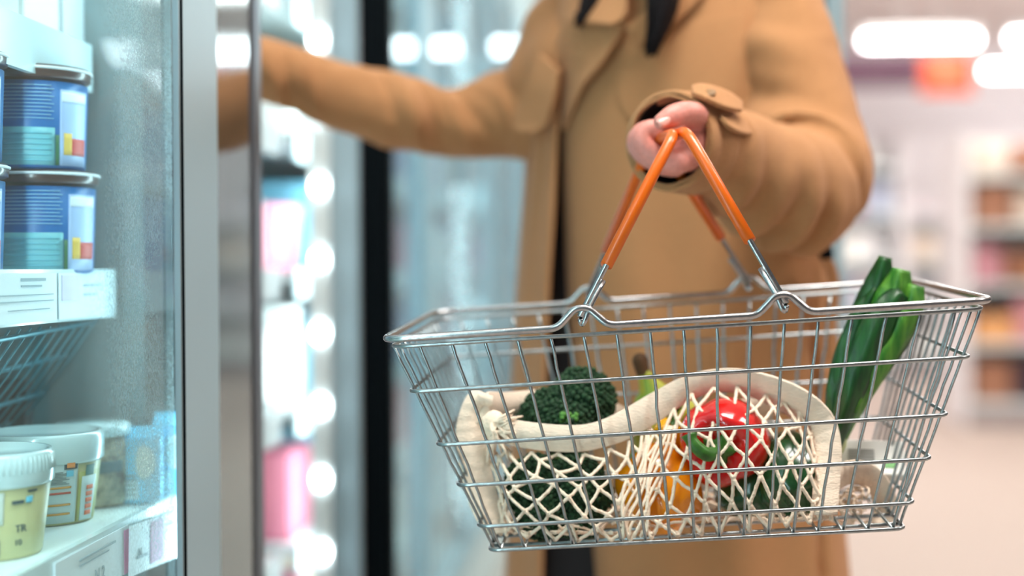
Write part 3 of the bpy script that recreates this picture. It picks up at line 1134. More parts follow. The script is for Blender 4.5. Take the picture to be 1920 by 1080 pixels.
def card(x, ya, yb, za, zb, label, bars, lines, tilt=0.0, texts=()):
    """card on a rail: bars are (y0, y1, z0, z1, material) fractions across it"""
    c = Vector((x, (ya + yb) / 2, za))
    t = thing('price_card', label, 'price card', c, 'price cards on the freezer shelves')
    M = Matrix.Translation(Vector((x, ya, zb))) @ Matrix.Rotation(tilt, 4, 'X')
    L, H = yb - ya, zb - za
    obj('card', boxbm((0, 0, -H), (0.0012, L, 0), M), M_card, t, False)
    for a, b_, c0, c1, m in bars:
        obj('bar', boxbm((0.0013, a * L, -H + c0 * H), (0.0018, b_ * L, -H + c1 * H), M), m, t, False)
    b = NB()
    for a, b_, c0, c1 in lines:
        box(b, (0.0013, a * L, -H + c0 * H), (0.0018, b_ * L, -H + c1 * H), M)
    obj('print', b, M_faint, t, False)
    for s, a, c0, sz in texts:
        T = M @ Matrix.Translation((0.0014, a * L, -H + c0 * H)) @ Matrix.Rotation(PI / 2, 4, 'Z') @ Matrix.Rotation(PI / 2, 4, 'X')
        obj('lettering', text_bm(s, sz, T), M_faint, t, False)
    return t


xm = front_near(0.952) + 0.0004
card(xm, on_x(-60, 540, xm).y, on_x(104, 540, xm).y, 0.911, 0.949, 'pale price card with faint print on the eye-level rail, under the blue tubs',
     [], [(0.55, 0.85, 0.84, 0.9), (0.55, 0.80, 0.72, 0.76), (0.3, 0.95, 0.55, 0.57), (0.3, 0.95, 0.42, 0.44), (0.4, 0.9, 0.25, 0.27)])
card(xm, on_x(108, 540, xm).y, on_x(196, 540, xm).y, 0.911, 0.949, 'price card with a lilac patch on the eye-level rail',
     [(0.05, 0.4, 0.4, 0.95, M_lilac)], [(0.5, 0.9, 0.7, 0.74), (0.5, 0.8, 0.5, 0.53)])
xl = front_near(0.75) + 0.0004
ya, yb = on_x(95, 540, xl).y, on_x(234, 540, xl).y
card(xl, ya, yb, 0.708, 0.746, 'price card with a pink end bar on the lower rail below the tubs',
     [(0.93, 1.0, 0.0, 0.92, M_pink)], [(0.30, 0.8, 0.78, 0.82), (0.30, 0.7, 0.68, 0.71)], 0.0, [('N 2', 0.50, 0.2, 0.014)])
ya, yb = on_x(238, 540, xl + 0.002).y, on_x(338, 540, xl + 0.002).y
card(xl + 0.002, ya, yb, 0.704, 0.745, 'price card hanging crooked with a pink stripe, under the pale blue cartons',
     [(0.36, 0.60, 0.1, 0.95, M_pink)], [(0.7, 0.85, 0.75, 0.82), (0.12, 0.3, 0.3, 0.36)], math.radians(-4), [('N', 0.14, 0.3, 0.012)])
# pale packs on the shelf above, seen from below
for k in range(5):
    yy = 0.93 + 0.085 * k
    pack(-0.555, yy, 1.152, 0.14, 0.078, 0.13, [0, 9, 1, 9, 0][k], f'{["white", "bright white", "ice white", "bright white", "white"][k]} pack, {ORD[k]} along the shelf above the blue tubs',
         'pale packs above the blue tubs', 'carton', FCOL)

# ------------------------------------------------------------------ the wire basket
BK = thing('shopping_basket', 'silver wire shopping basket with two orange-gripped handles, held in front of the tan coat', 'basket', BL(0, 0, -BH))
RW, RH, RU = 0.0029, 0.00165, 0.00125


def bk_dims(t):
    return BWT + (BWB - BWT) * t, BDT + (BDB - BDT) * t


def hoop(t, r, grow=0.0, bumps=False, cr=0.02):
    W, D = bk_dims(t)
    W, D = W + grow, D + grow
    z = -BH * t
    P2 = []
    if not bumps:
        P2 = [BL(-W / 2, -D / 2, z), BL(W / 2, -D / 2, z), BL(W / 2, D / 2, z), BL(-W / 2, D / 2, z)]
        return fillet_closed(P2, cr, 6)
    pts = []

    def edge(y, sgn):
        s = []
        for c in (-0.0757, 0.0757):
            for dx, dz in ((-0.020, 0), (-0.0055, 0.0142), (0.0045, 0.0142), (0.019, 0)):
                s.append((c + dx, y, z + dz))
        return s if sgn > 0 else s[::-1]
    pts.append(BL(-W / 2, -D / 2, z))
    pts += [BL(*p) for p in edge(-D / 2, 1)]
    pts.append(BL(W / 2, -D / 2, z))
    pts.append(BL(W / 2, D / 2, z))
    pts += [BL(*p) for p in edge(D / 2, -1)]
    pts.append(BL(-W / 2, D / 2, z))
    n = len(pts)
    out = []
    for i in range(n):
        a, b, c = pts[i - 1], pts[i], pts[(i + 1) % n]
        corner = i in (0, 9, 10, 19)
        d1, d2 = a - b, c - b
        k = min(cr if corner else 0.006, d1.length * 0.45, d2.length * 0.45)
        p1, p2 = b + d1.normalized() * k, b + d2.normalized() * k
        for s in range(7):
            u = s / 6
            out.append(p1 * (1 - u) ** 2 + b * 2 * u * (1 - u) + p2 * u * u)
    return out


b = NB()
tube(b, hoop(0, RW, 0.0, True), RW, 12, True)
obj('rim', b, M_rim, BK, label='thick bright rim wire with two raised hinge bumps on each long side')
b = NB()
tube(b, hoop(0.036, RH, -0.004), RH, 8, True)
obj('wire_hoop', b, M_chrome, BK)
for h in HOOPS:
    b = NB()
    tube(b, hoop(h, RH, 0.0, cr=0.012), RH, 8, True)
    obj('wire_hoop', b, M_chrome, BK)
b = NB()
tube(b, hoop(1.0, RH, 0.0, cr=0.010), RH, 8, True)
obj('base_hoop', b, M_chrome, BK)

rk = random.Random(5)


def upright(top, bot, outw):
    """one wire from the rim to the base, bent a little between the hoops"""
    pts = []
    for k in range(15):
        t = k / 14
        t = 0.036 + t * (1 - 0.036)
        p = Vector(top) * (1 - t) + Vector(bot) * t
        near = min(abs(t - h) for h in HOOPS + [0.036, 1.0])
        j = min(1, near / 0.09)
        p = p + Vector((rk.uniform(-1, 1), 0, 0)) * 0.0007 * j + Vector(outw) * (-0.0022)
        pts.append(BL(*p))
    return pts


NF = 17
for sy in (-1, 1):
    b = NB()
    for i in range(NF):
        ut = -0.445 + 0.89 * i / (NF - 1)
        ub = -0.472 + 0.944 * i / (NF - 1)
        pts = upright((ut * BWT, sy * BDT / 2, 0), (ub * BWB, sy * BDB / 2, -BH), (0, sy, 0))
        tube(b, pts, RU, 6)
    obj('upright_wires', b, M_chrome, BK, label='row of thin upright wires along a long side')
NS = 11
for sx in (-1, 1):
    b = NB()
    for i in range(NS):
        ut = -0.44 + 0.88 * i / (NS - 1)
        ub = -0.44 + 0.88 * i / (NS - 1)
        pts = upright((sx * BWT / 2, ut * BDT, 0), (sx * BWB / 2, ub * BDB, -BH), (sx, 0, 0))
        tube(b, pts, RU, 6)
    obj('upright_wires', b, M_chrome, BK, label='row of thin upright wires along a short end')
b = NB()
for i in range(NF):
    ub = (-0.472 + 0.944 * i / (NF - 1)) * BWB
    tube(b, [BL(ub, -BDB / 2, -BH), BL(ub, BDB / 2, -BH)], RU, 6)
for i in range(5):
    yy = (-0.36 + 0.18 * i) * BDB
    tube(b, [BL(-BWB / 2, yy, -BH - 0.0025), BL(BWB / 2, yy, -BH - 0.0025)], RH, 6)
obj('base_wires', b, M_chrome, BK)

# the two swing handles: each hinged on the front and the back rim, meeting in the fist
TOPF, TOPB = -0.052, 0.048
for sx in (-1, 1):
    if sx < 0:
        pf = BP(1264, 251, TOPF)
    else:
        pf = BP(1287, 247, TOPF)
    loc = BR.transposed() @ (pf - BT)
    xt, ztop = loc.x, loc.z
    hx = sx * 0.0757
    f0 = Vector((hx + 0.002 * sx, -BDT / 2 - 0.002, 0.008))
    b0 = Vector((hx + 0.002 * sx, BDT / 2 + 0.002, 0.008))
    pb_ = BR.transposed() @ (BP(1222 if sx < 0 else 1236, 264, TOPB) - BT)
    tf, tb = Vector((xt, TOPF, ztop)), Vector((pb_.x, TOPB, pb_.z))
    path = fillet([BL(*f0), BL(*tf), BL(*tb), BL(*b0)], 0.012, 8)
    h = thing_h = None
    b = NB()
    tube(b, path, 0.0024, 10)
    # hooked ends doubled back over the rim
    for e0, e1 in ((f0, tf), (b0, tb)):
        d = (e1 - e0).normalized()
        side = Vector((0, 1, 0)) if e0.y < 0 else Vector((0, -1, 0))
        hook = [e0 + d * 0.034 + Vector((-0.0042 * sx, 0, 0)) , e0 + d * 0.010 + Vector((-0.004 * sx, 0, 0.0)), e0 + Vector((-0.0035 * sx, 0, -0.0035)) + side * 0.001,
                e0 + Vector((-0.001 * sx, 0, -0.006)) + side * 0.003, e0 + Vector((0.0, 0, -0.002)) + side * 0.0]
        tube(b, [BL(*q) for q in catmull(hook, 14)], 0.0021, 8)
    hd = obj('handle', b, M_rim, BK, label='steel wire handle with an orange sleeve')
    # sleeve over the upper part
    s0, s1 = tf + (f0 - tf) * (0.655 if sx > 0 else 0.735), tb + (b0 - tb) * (0.66 if sx > 0 else 0.70)
    sp = fillet([BL(*s0), BL(*tf), BL(*tb), BL(*s1)], 0.013, 9)
    b = NB()
    tube(b, sp, 0.0049, 16)
    obj('grip_sleeve', b, M_orange, hd, label='glossy orange plastic sleeve')

# ------------------------------------------------------------------ the net bag and the vegetables in it
BAG = thing('net_bag', 'cream cotton net bag full of vegetables lying in the wire basket', 'net bag', BL(0, 0, -BH + 0.004))
NC = [((905, 832, -.048), (932, 915, -.060), (938, 990, -.066)), ((958, 844, -.060), (958, 922, -.078), (966, 1003, -.080)),
      ((1030, 850, -.064), (1040, 925, -.087), (1050, 1012, -.084)), ((1108, 850, -.062), (1118, 930, -.085), (1130, 1013, -.084)),
      ((1178, 828, -.053), (1185, 920, -.078), (1200, 1010, -.084)), ((1240, 785, -.042), (1250, 890, -.075), (1270, 1004, -.084)),
      ((1300, 738, -.036), (1310, 850, -.080), (1340, 999, -.084)), ((1375, 726, -.032), (1385, 838, -.084), (1410, 993, -.084)),
      ((1442, 744, -.034), (1455, 848, -.080), (1470, 986, -.084)), ((1500, 775, -.040), (1512, 870, -.072), (1525, 979, -.080)),
      ((1532, 830, -.048), (1545, 900, -.064), (1562, 972, -.072))]


def net_pt(s, t):
    """s across 0..1, t 0 base .. 1 band; below 0 the net runs back under the vegetables"""
    cols = []
    tt = max(t, 0)
    for a, m, o in NC:
        A, M, O = np.array(a, float), np.array(m, float), np.array(o, float)
        # quadratic through base (0), middle (.5), band (1)
        cols.append(O * (1 - tt) * (1 - 2 * tt) + M * 4 * tt * (1 - tt) + A * tt * (2 * tt - 1))
    k = len(cols) - 1
    u = min(max(s, 0), 1) * k
    j = min(int(u), k - 1)
    f = u - j
    p1, p2 = cols[j], cols[j + 1]
    p0 = cols[j - 1] if j else 2 * p1 - p2
    p3 = cols[j + 2] if j + 2 <= k else 2 * p2 - p1
    q = 0.5 * (2 * p1 + (p2 - p0) * f + (2 * p0 - 5 * p1 + 4 * p2 - p3) * f * f + (3 * p1 - p0 - 3 * p2 + p3) * f ** 3)
    w = BP(q[0], q[1], q[2])
    if t < 0:
        l = BR.transposed() @ (w - BT)
        w = BL(l.x, l.y - t * 0.16, -BH + 0.006 + 0.003 * math.sin(9 * s - 20 * t))
    return w


rn = random.Random(11)
NU, NV = 16, 7
b = NB()


def node(i, j):
    key = (i, j)
    if key not in nodes:
        s = (i + 0.5 * (j % 2)) / NU
        t = j / NV
        # gathered where the photo shows it bunched: between the two lobes
        s2 = s + 0.03 * math.sin((s - 0.40) * 9) * math.exp(-((s - 0.40) / 0.10) ** 2) * -1
        nodes[key] = (s2 + rn.uniform(-.014, .014), t + (rn.uniform(-.045, .045) if 0 < j < NV else 0))
    return nodes[key]


nodes = {}
for j in range(-6, NV):
    for i in range(-1, NU + 1):
        for di in ((0, -1) if j % 2 == 0 else (0, 1)):
            a, c = node(i, j), node(i + di, j + 1)
            if not (-0.02 <= a[0] <= 1.02 and -0.02 <= c[0] <= 1.02):
                continue
            pts = []
            for k in range(6):
                f = k / 5
                sg = 0.10 * math.sin(PI * f) * (1 if di == 0 else -1)
                s, t = a[0] + (c[0] - a[0]) * f, a[1] + (c[1] - a[1]) * f - 0.018 * math.sin(PI * f) * rn.uniform(0.2, 1)
                p = net_pt(s, t)
                pts.append(p + BR @ Vector((0, -1, 0)) * (0.0012 if k in (0, 5) else rn.uniform(-0.0005, 0.0008)))
            tube(b, catmull(pts, 9), [0.0019 if q in (0, 8) else 0.00135 + 0.00025 * (q % 2) for q in range(9)], 6)
            if rn.random() < 0.8:
                ico(b, pts[0], 0.0019, 1)
for k in range(8):                       # strands drawn together between the two lobes
    s0, s1 = 0.345 + 0.009 * k + rn.uniform(-.008, .008), 0.43 + 0.017 * k + rn.uniform(-.015, .015)
    t1 = 0.98 - 0.02 * k
    pts = [net_pt(s0 + (s1 - s0) * f ** 1.3 + 0.012 * math.sin(9 * f + k), 0.02 + (t1 - 0.02) * f) + BR @ Vector((0, -0.0016 - 0.0008 * (k % 3), 0)) for f in [q / 7 for q in range(8)]]
    tube(b, catmull(pts, 20), 0.0013, 6)
obj('net', b, M_cotton, BAG, label='knotted cream net')


def strap(path, width, thick, up, nm, label=None, m=None, wav=0.0006, n=48, parent=None):
    """band of fabric along (px,py,yl) points; up gives the pixel direction of its width at each point"""
    C = catmull(path, n)
    U = catmull(up, n)
    Wd = catmull([(w,) for w in width], n)
    G = []
    for i, (c, u, w) in enumerate(zip(C, U, Wd)):
        row = []
        for k in range(17):
            f = (k / 16 - 0.5)
            row.append(BP(c[0] + u[0] * w[0] * f, c[1] + u[1] * w[0] * f, c[2] + u[2] * f * 2 - 0.004 * math.cos(PI * f) + wav * math.sin(i * 2.1) + 0.0005 * (k % 2)))
        G.append(row)
    b = NB()
    slab(b, G, thick)
    o = obj(nm, b, m or M_band, parent or BAG, label=label)
    return o


# front edge of the mouth: ribbed band, rising from the left gather over the red pepper and down at the right
strap([(925, 800, -.052), (950, 808, -.060), (1000, 817, -.064), (1060, 822, -.066), (1110, 818, -.063), (1170, 797, -.055), (1230, 762, -.044), (1285, 730, -.036),
       (1335, 714, -.030), (1390, 715, -.030), (1450, 733, -.034), (1505, 762, -.042), (1540, 792, -.048), (1553, 838, -.056), (1550, 900, -.066), (1545, 965, -.078)],
      [46, 48, 50, 50, 50, 54, 52, 46, 40, 44, 52, 56, 52, 50, 50, 50], 0.0022,
      [(-.6, .8, 0), (0, 1, 0), (0, 1, 0), (0, 1, 0), (0, 1, 0), (.3, .95, 0), (.45, .9, 0), (.3, .95, .004), (.1, 1, .006), (-.1, 1, .008), (-.4, .9, .010),
       (-.55, .85, .010), (-.9, .4, .006), (-1, 0, .004), (-1, 0, 0), (-1, 0, 0)],
      'mouth_band', 'wide ribbed cream band round the mouth of the bag', n=96)
# back edge of the mouth, behind the broccoli
strap([(900, 790, -.046), (905, 762, -.036), (950, 758, -.012), (1000, 752, .012), (1035, 748, .030), (1120, 760, .050), (1230, 800, .055), (1380, 770, .045), (1480, 752, .010), (1520, 775, -.030)],
      [50, 52, 46, 42, 40, 40, 36, 36, 44, 46], 0.0022,
      [(-.8, .6, 0), (-.3, .95, 0), (0, 1, 0), (0, 1, 0), (0, 1, 0), (0, 1, 0), (0, 1, 0), (0, 1, 0), (.3, 1, .006), (.5, .8, .006)],
      'mouth_band', 'far side of the ribbed band, behind the broccoli')
# strap hanging down inside the left end
strap([(925, 752, -.046), (893, 748, -.046), (880, 790, -.048), (886, 850, -.052), (900, 915, -.056), (920, 975, -.062), (935, 1000, -.066)],
      [18, 34, 46, 56, 58, 52, 40], 0.002,
      [(0, 1, 0), (.6, .8, 0), (1, 0, .004), (1, 0, .004), (1, -.1, .004), (1, -.1, .004), (1, -.2, 0)], 'bag_strap', 'plain cream carrying strap')
# the right end: strap falling behind, with loose cloth
strap([(1560, 905, -.030), (1590, 886, -.024), (1630, 892, -.016), (1655, 925, -.010), (1660, 965, -.010), (1640, 985, -.016)],
      [40, 44, 44, 44, 44, 30], 0.002,
      [(0, 1, 0), (0, 1, .004), (-.4, .9, .006), (-.9, .4, .006), (-1, 0, .004), (-.8, -.5, 0)], 'bag_strap', 'plain cream carrying strap')
# loose bunch of net at the right behind the band
b = NB()
rr = random.Random(3)
for k in range(26):
    a = rr.uniform(0, 2 * PI)
    cx, cy = 1595 + rr.uniform(-26, 26), 945 + rr.uniform(-22, 28)
    pts = [BP(cx + 24 * math.cos(a + q * 0.8) * rr.uniform(.6, 1), cy + 17 * math.sin(a + q * 0.8) * rr.uniform(.6, 1), -.020 + 0.010 * math.sin(a * 2 + q)) for q in range(5)]
    tube(b, catmull(pts, 14), 0.0009, 5)
obj('loose_net', b, M_cotton, BAG, label='bunched net ends')
# gathered threads where net meets band at the left
b = NB()
for k in range(34):
    a = -0.5 + 2.6 * k / 33
    L = rr.uniform(38, 62)
    c0 = (928 + rr.uniform(-9, 9), 800 + rr.uniform(-12, 12))
    pts = [BP(c0[0] + L * f * math.cos(a) * 0.9 + rr.uniform(-2, 2), c0[1] + L * f * math.sin(a) + rr.uniform(-3, 3), -.056 - 0.012 * math.sin(PI * f)) for f in (0, .33, .66, 1)]
    tube(b, catmull(pts, 10), [0.0015 - 0.0006 * q / 9 for q in range(10)], 6)
ico(b, BP(926, 798, -.056), 0.011, 2, (1, 0.6, 1.2))
obj('gather', b, M_cotton, BAG, label='bunched threads where the net is gathered into the band')
# bag underside cloth: net lies over itself on the basket floor
b = NB()
for k in range(60):
    s0, s1 = rr.uniform(0.02, 0.9), 0
    s1 = s0 + rr.uniform(0.05, 0.14)
    t0, t1 = rr.uniform(-0.6, -0.02), rr.uniform(-0.6, -0.02)
    pts = [net_pt(s0 + (s1 - s0) * f, t0 + (t1 - t0) * f) + Vector((0, 0, rr.uniform(0.001, 0.006))) for f in (0, .25, .5, .75, 1)]
    tube(b, catmull(pts, 10), 0.0012, 5)
obj('floor_net', b, M_cotton, BAG, label='slack net lying on the basket floor')


# --- vegetables
def broccoli(c, lobes, label, stalk_to, group='broccoli heads'):
    c = Vector(c)
    t = thing('broccoli', label, 'broccoli', c, group)
    b = NB()
    bl = NB()
    rg = random.Random(int(c.x * 1e4) % 997)
    for (o, r) in lobes:
        lc = c + Vector(o)
        ico(b, lc, r * 0.93, 3)
        n = int(300 * (r / 0.025) ** 2)
        for k in range(n):
            z = 1 - 2 * (k + 0.5) / n
            a = k * 2.39996
            q = Vector((math.sqrt(1 - z * z) * math.cos(a), math.sqrt(1 - z * z) * math.sin(a), z))
            rad = r * rg.uniform(0.9, 1.02)
            s = r * rg.uniform(0.07, 0.115)
            ico(b, lc + q * rad, s, 1)
    obj('florets', b, M_broc, t, label='dark green beaded florets')
    b = NB()
    e = Vector(stalk_to)
    tube(b, catmull([c, c * 0.6 + e * 0.4, e], 8), [0.016, 0.015, 0.014, 0.0135, 0.013, 0.013, 0.0128, 0.0125], 14)
    obj('stalk', b, M_stalk, t, label='pale green stalk')
    return t


u1 = BP(1060, 772, -.014)
tb_ = broccoli(u1, [((-.013, 0, -.006), .026), ((.014, .006, .008), .029), ((.002, -.012, -.010), .025), ((-.030, .004, -.010), .015), ((.024, .0, -.012), .018)],
               'dark broccoli head rising out of the mouth of the net bag', u1 + Vector((0.0, 0.03, -0.05)))
b = NB()
for k in range(16):
    p = BP(1052 + 34 * random.random(), 776 + 14 * random.random(), -.048)
    ico(b, p + Vector((0, random.uniform(-.001, .003), 0)), 0.0028, 1)
obj('young_buds', b, M_broc_l, tb_, label='lighter green buds')
u2 = BP(1045, 926, -.044)
broccoli(u2, [((-.018, -.002, .006), .027), ((.016, -.004, .008), .026), ((-.010, -.008, -.014), .024), ((.018, -.004, -.016), .022), ((.030, .002, .0), .018)],
         'dark broccoli head behind the net at the left end of the bag', u2 + Vector((0.02, 0.05, -0.01)))


def bell_pepper(name, c, axis, r, length, m, label, lobes=4, stem=None, twist=0.0, group='bell peppers'):
    """pepper whose stem end points along axis"""
    c, ax = Vector(c), Vector(axis).normalized()
    t = thing(name, label, 'bell pepper', c, group)
    Q = ax.to_track_quat('Z', 'Y').to_matrix()
    rings = []
    n, mm = 48, 26
    for i in range(mm + 1):
        u = i / mm                                # 0 at the blossom end, 1 at the stem dimple
        ph = PI * u
        base = math.sin(ph) ** 0.62 if 0 < u < 1 else 0
        z = -math.cos(ph) * length / 2
        if u > 0.82:
            z = -math.cos(PI * 0.82) * length / 2 + (length * 0.065) * math.sin((u - 0.82) / 0.18 * PI * 0.5) * 0.6 - length * 0.16 * ((u - 0.82) / 0.18) ** 2
        wide = 0.86 + 0.16 * u
        ring = []
        for k in range(n):
            a = 2 * PI * k / n
            lob = 1 - 0.115 * (1 - abs(math.cos(lobes / 2 * (a + twist)))) ** 1.6 * (0.5 + 0.5 * math.sin(ph))
            rr_ = r * base * wide * lob * (1 + 0.03 * math.sin(3 * a + 2 * u))
            ring.append(c + Q @ Vector((rr_ * math.cos(a), rr_ * math.sin(a), z + 0.06 * length * (abs(math.cos(lobes / 2 * (a + twist))) - 0.5) * (1 if u < 0.2 or u > 0.8 else 0.3))))
        rings.append(ring)
    b = NB()
    loft(b, rings[1:-1])
    o = obj('flesh', b, m, t)
    add_mod_subsurf(o, 1)
    top = c + ax * (length * 0.43)
    b = NB()
    cal = []
    for rr_, dz in ((0.30, 0.03), (0.24, 0.055), (0.12, 0.08), (0.09, 0.12)):
        cal.append([top + Q @ Vector((r * rr_ * (1 + 0.25 * math.cos(5 * a)) * math.cos(a), r * rr_ * (1 + 0.25 * math.cos(5 * a)) * math.sin(a), dz * length)) for a in [2 * PI * k / 20 for k in range(20)]])
    loft(b, cal)
    if stem:
        pts = [top + ax * (0.06 * length)] + [Vector(s) for s in stem]
        tube(b, catmull(pts, 12), list(np.linspace(r * 0.15, r * 0.13, 10)) + [r * 0.15, r * 0.17], 10)
    obj('stem', b, M_stem, t, label='green stem and cap')
    return t


ax = (BP(1335, 858, -.09) - BP(1358, 826, -.040))
rc = BP(1358, 826, -.040)
bell_pepper('bell_pepper', rc, ax + Vector((0, -0.01, 0)), 0.0405, 0.072, M_red, 'glossy red bell pepper under the net in the middle of the bag, green stem forward', 4,
            [BP(1325, 852, -.087), BP(1300, 832, -.088), BP(1292, 815, -.086)], 0.35)
oc = BP(1238, 918, -.040)
bell_pepper('bell_pepper', oc, Vector((-0.4, 0.3, 0.5)), 0.0375, 0.072, M_opep, 'orange bell pepper under the net between the broccoli and the red pepper', 3, None, 0.9)
yc = BP(1256, 826, -.016)
bell_pepper('bell_pepper', yc, Vector((0.2, -0.3, 0.9)), 0.017, 0.036, M_ypep, 'small yellow pepper peeping out between the band and the red pepper', 3, [yc + Vector((0.003, -0.004, 0.022)), yc + Vector((0.008, -0.006, 0.030))], 0.2)
gc = BP(1486, 893, -.034)
bell_pepper('bell_pepper', gc, Vector((0.2, 0.7, 0.6)), 0.0365, 0.070, M_gpep, 'dark green bell pepper under the net at the right end of the bag', 4, None, 0.5)
gd = BP(1412, 916, -.020)
bell_pepper('bell_pepper', gd, Vector((-0.5, 0.6, -0.2)), 0.030, 0.060, M_gpep, 'dark green bell pepper half hidden below the red pepper', 4, None, 0.1)

# bananas behind the bag
nk = BP(1204, 694, .055)
t = thing('banana_bunch', 'bunch of greenish bananas standing behind the net bag', 'bananas', BP(1250, 900, .060))
for k, (mx, my, ex, ey) in enumerate(((1222, 760, 1250, 880), (1248, 752, 1330, 850), (1212, 790, 1215, 905))):
    b = NB()
    pts = catmull([nk, BP((1204 + mx) / 2 + 5, (694 + my) / 2 + 4, .052), BP(mx, my, .055), BP((mx + ex) / 2 + 14, (my + ey) / 2, .062), BP(ex, ey, .065)], 16)
    tube(b, pts, [0.0045, 0.005, 0.0055, 0.0065, 0.008, 0.011, 0.014, 0.016, 0.017, 0.0175, 0.0175, 0.017, 0.016, 0.014, 0.010, 0.005], 10, rnd=True)
    obj('banana', b, M_ban if k else M_bang, t)
b = NB()
tube(b, [BP(1200, 676, .056), BP(1203, 690, .056), BP(1208, 704, .055)], [0.0072, 0.0065, 0.006], 10, rnd=True)
obj('stem_end', b, M_brown, t, label='brown cut stem')

# leek, leaning up to the right-hand back corner
t = thing('leek', 'leek with broad green leaves leaning out of the basket at its right end', 'leek', BP(1530, 880, -.010))
b = NB()
tube(b, catmull([BP(1505, 925, .004), BP(1525, 880, .002), BP(1548, 835, .000), BP(1562, 808, .000)], 12), [0.013, 0.0135, 0.014, 0.014, 0.014, 0.0145, 0.015, 0.0155, 0.016, 0.016, 0.015, 0.013], 16, rnd=True)
obj('shaft', b, M_shaft, t, label='pale leek shaft')


def leaf(path, widths, fold, m, label=None, thick=0.0016):
    C = catmull(path, 26)
    Wd = catmull([(w,) for w in widths], 26)
    G = []
    for i, (c, w) in enumerate(zip(C, Wd)):
        a = np.array(C[min(i + 1, 25)]) - np.array(C[max(i - 1, 0)])
        d = a[:2] / (np.linalg.norm(a[:2]) + 1e-9)
        nx, ny = -d[1], d[0]
        row = []
        for k in range(9):
            f = k / 8 - 0.5
            row.append(BP(c[0] + nx * w[0] * f, c[1] + ny * w[0] * f, c[2] + fold * (1 - abs(2 * f)) ** 0.8 + 0.0012 * math.sin(i * 0.9 + k)))
        G.append(row)
    b = NB()
    slab(b, G, thick)
    obj('leaf', b, m, t, label=label)


leaf([(1556, 832, .004), (1572, 785, .002), (1592, 700, .006), (1622, 600, .012), (1648, 530, .016), (1660, 482, .018)], [30, 44, 62, 62, 50, 22], -.010, M_leek, 'dark outer leek leaf')
leaf([(1560, 780, -.004), (1572, 715, 0.0), (1596, 640, .004), (1622, 580, .006), (1642, 540, .008)], [26, 40, 44, 36, 6], -.006, M_leek, 'dark outer leek leaf')
leaf([(1566, 836, -.002), (1588, 780, -.004), (1622, 690, -.002), (1656, 600, .002), (1680, 545, .004), (1690, 505, .006)], [28, 40, 66, 72, 60, 30], -.012, M_leek2, 'mid green leek leaf with a pale midrib')
leaf([(1562, 838, -.012), (1580, 785, -.016), (1602, 715, -.018), (1636, 630, -.014), (1668, 575, -.008), (1692, 548, -.004)], [28, 38, 54, 60, 54, 30], -.009, M_leek)
leaf([(1598, 782, -.010), (1636, 700, -.012), (1676, 630, -.006), (1706, 575, -.002), (1717, 535, .002)], [22, 46, 54, 50, 30], -.008, M_leek2)
leaf([(1602, 770, .006), (1650, 690, .008), (1692, 625, .010), (1714, 575, .012), (1720, 545, .012)], [16, 36, 40, 34, 14], -.008, M_leek)

# white pack with a printed label lying at the right end
pc = BP(1630, 862, .010)
Mp = Matrix.Translation(pc) @ BR.to_4x4() @ Matrix.Rotation(math.radians(-58), 4, 'X') @ Matrix.Rotation(math.radians(8), 4, 'Y')
t = thing('flat_pack', 'flat white pack with a grey printed label lying in the right end of the basket', 'food pack', pc)
o = obj('wrapper', box(NB(), (-0.030, -0.004, -0.022), (0.030, 0.004, 0.022), Mp), plain(236, 236, 230), t, False)
bevel(o, 0.002)
b = NB()
for k in range(4):
    box(b, (-0.018, -0.0046, -0.006 + k * 0.004), (0.004, -0.0040, -0.0038 + k * 0.004), Mp)
obj('print', b, plain(150, 152, 150), t, False)
obj('mark', box(NB(), (0.012, -0.0046, -0.014), (0.022, -0.0040, -0.004), Mp), plain(120, 180, 110), t, False, 'small green mark')

# ------------------------------------------------------------------ the shopper
base = P(1290, 540, 1.66)
PER = thing('person', 'person in a long tan coat holding a wire basket and reaching into the freezer', 'person', (base.x, base.y, 0))


def sleeve_rings(path, n=110, m=44, folds=(), nz=0.0022, nzs=26, nstretch=0.45):
    """path of (px,py,depth,radius); returns rings, and a function giving a point on the surface"""
    W = [tuple(P(a, b_, d)) + (r,) for a, b_, d, r in path]
    C = catmull(W, n)
    fr = frames([c[:3] for c in C], False, EYE)
    rings = []
    for i, ((p, t, a, b_), c) in enumerate(zip(fr, C)):
        s = i / (n - 1)
        ring = []
        for k in range(m):
            th = 2 * PI * k / m - PI
            r = c[3]
            for (s0, th0, sl, amp, w, wt) in folds:
                dth = (th - th0 + PI) % (2 * PI) - PI
                r += amp * math.exp(-((s - s0 - sl * dth) / w) ** 2) * math.exp(-(dth / wt) ** 2)
            q = p + (a * math.cos(th) + b_ * math.sin(th)) * c[3]
            r += nz * noise3(q, nzs) + nz * 0.6 * noise3(q + Vector((5, 0, 0)), nzs * 2.2)
            ring.append(p + (a * math.cos(th) + b_ * math.sin(th)) * r)
        rings.append(ring)
    return rings, fr, C


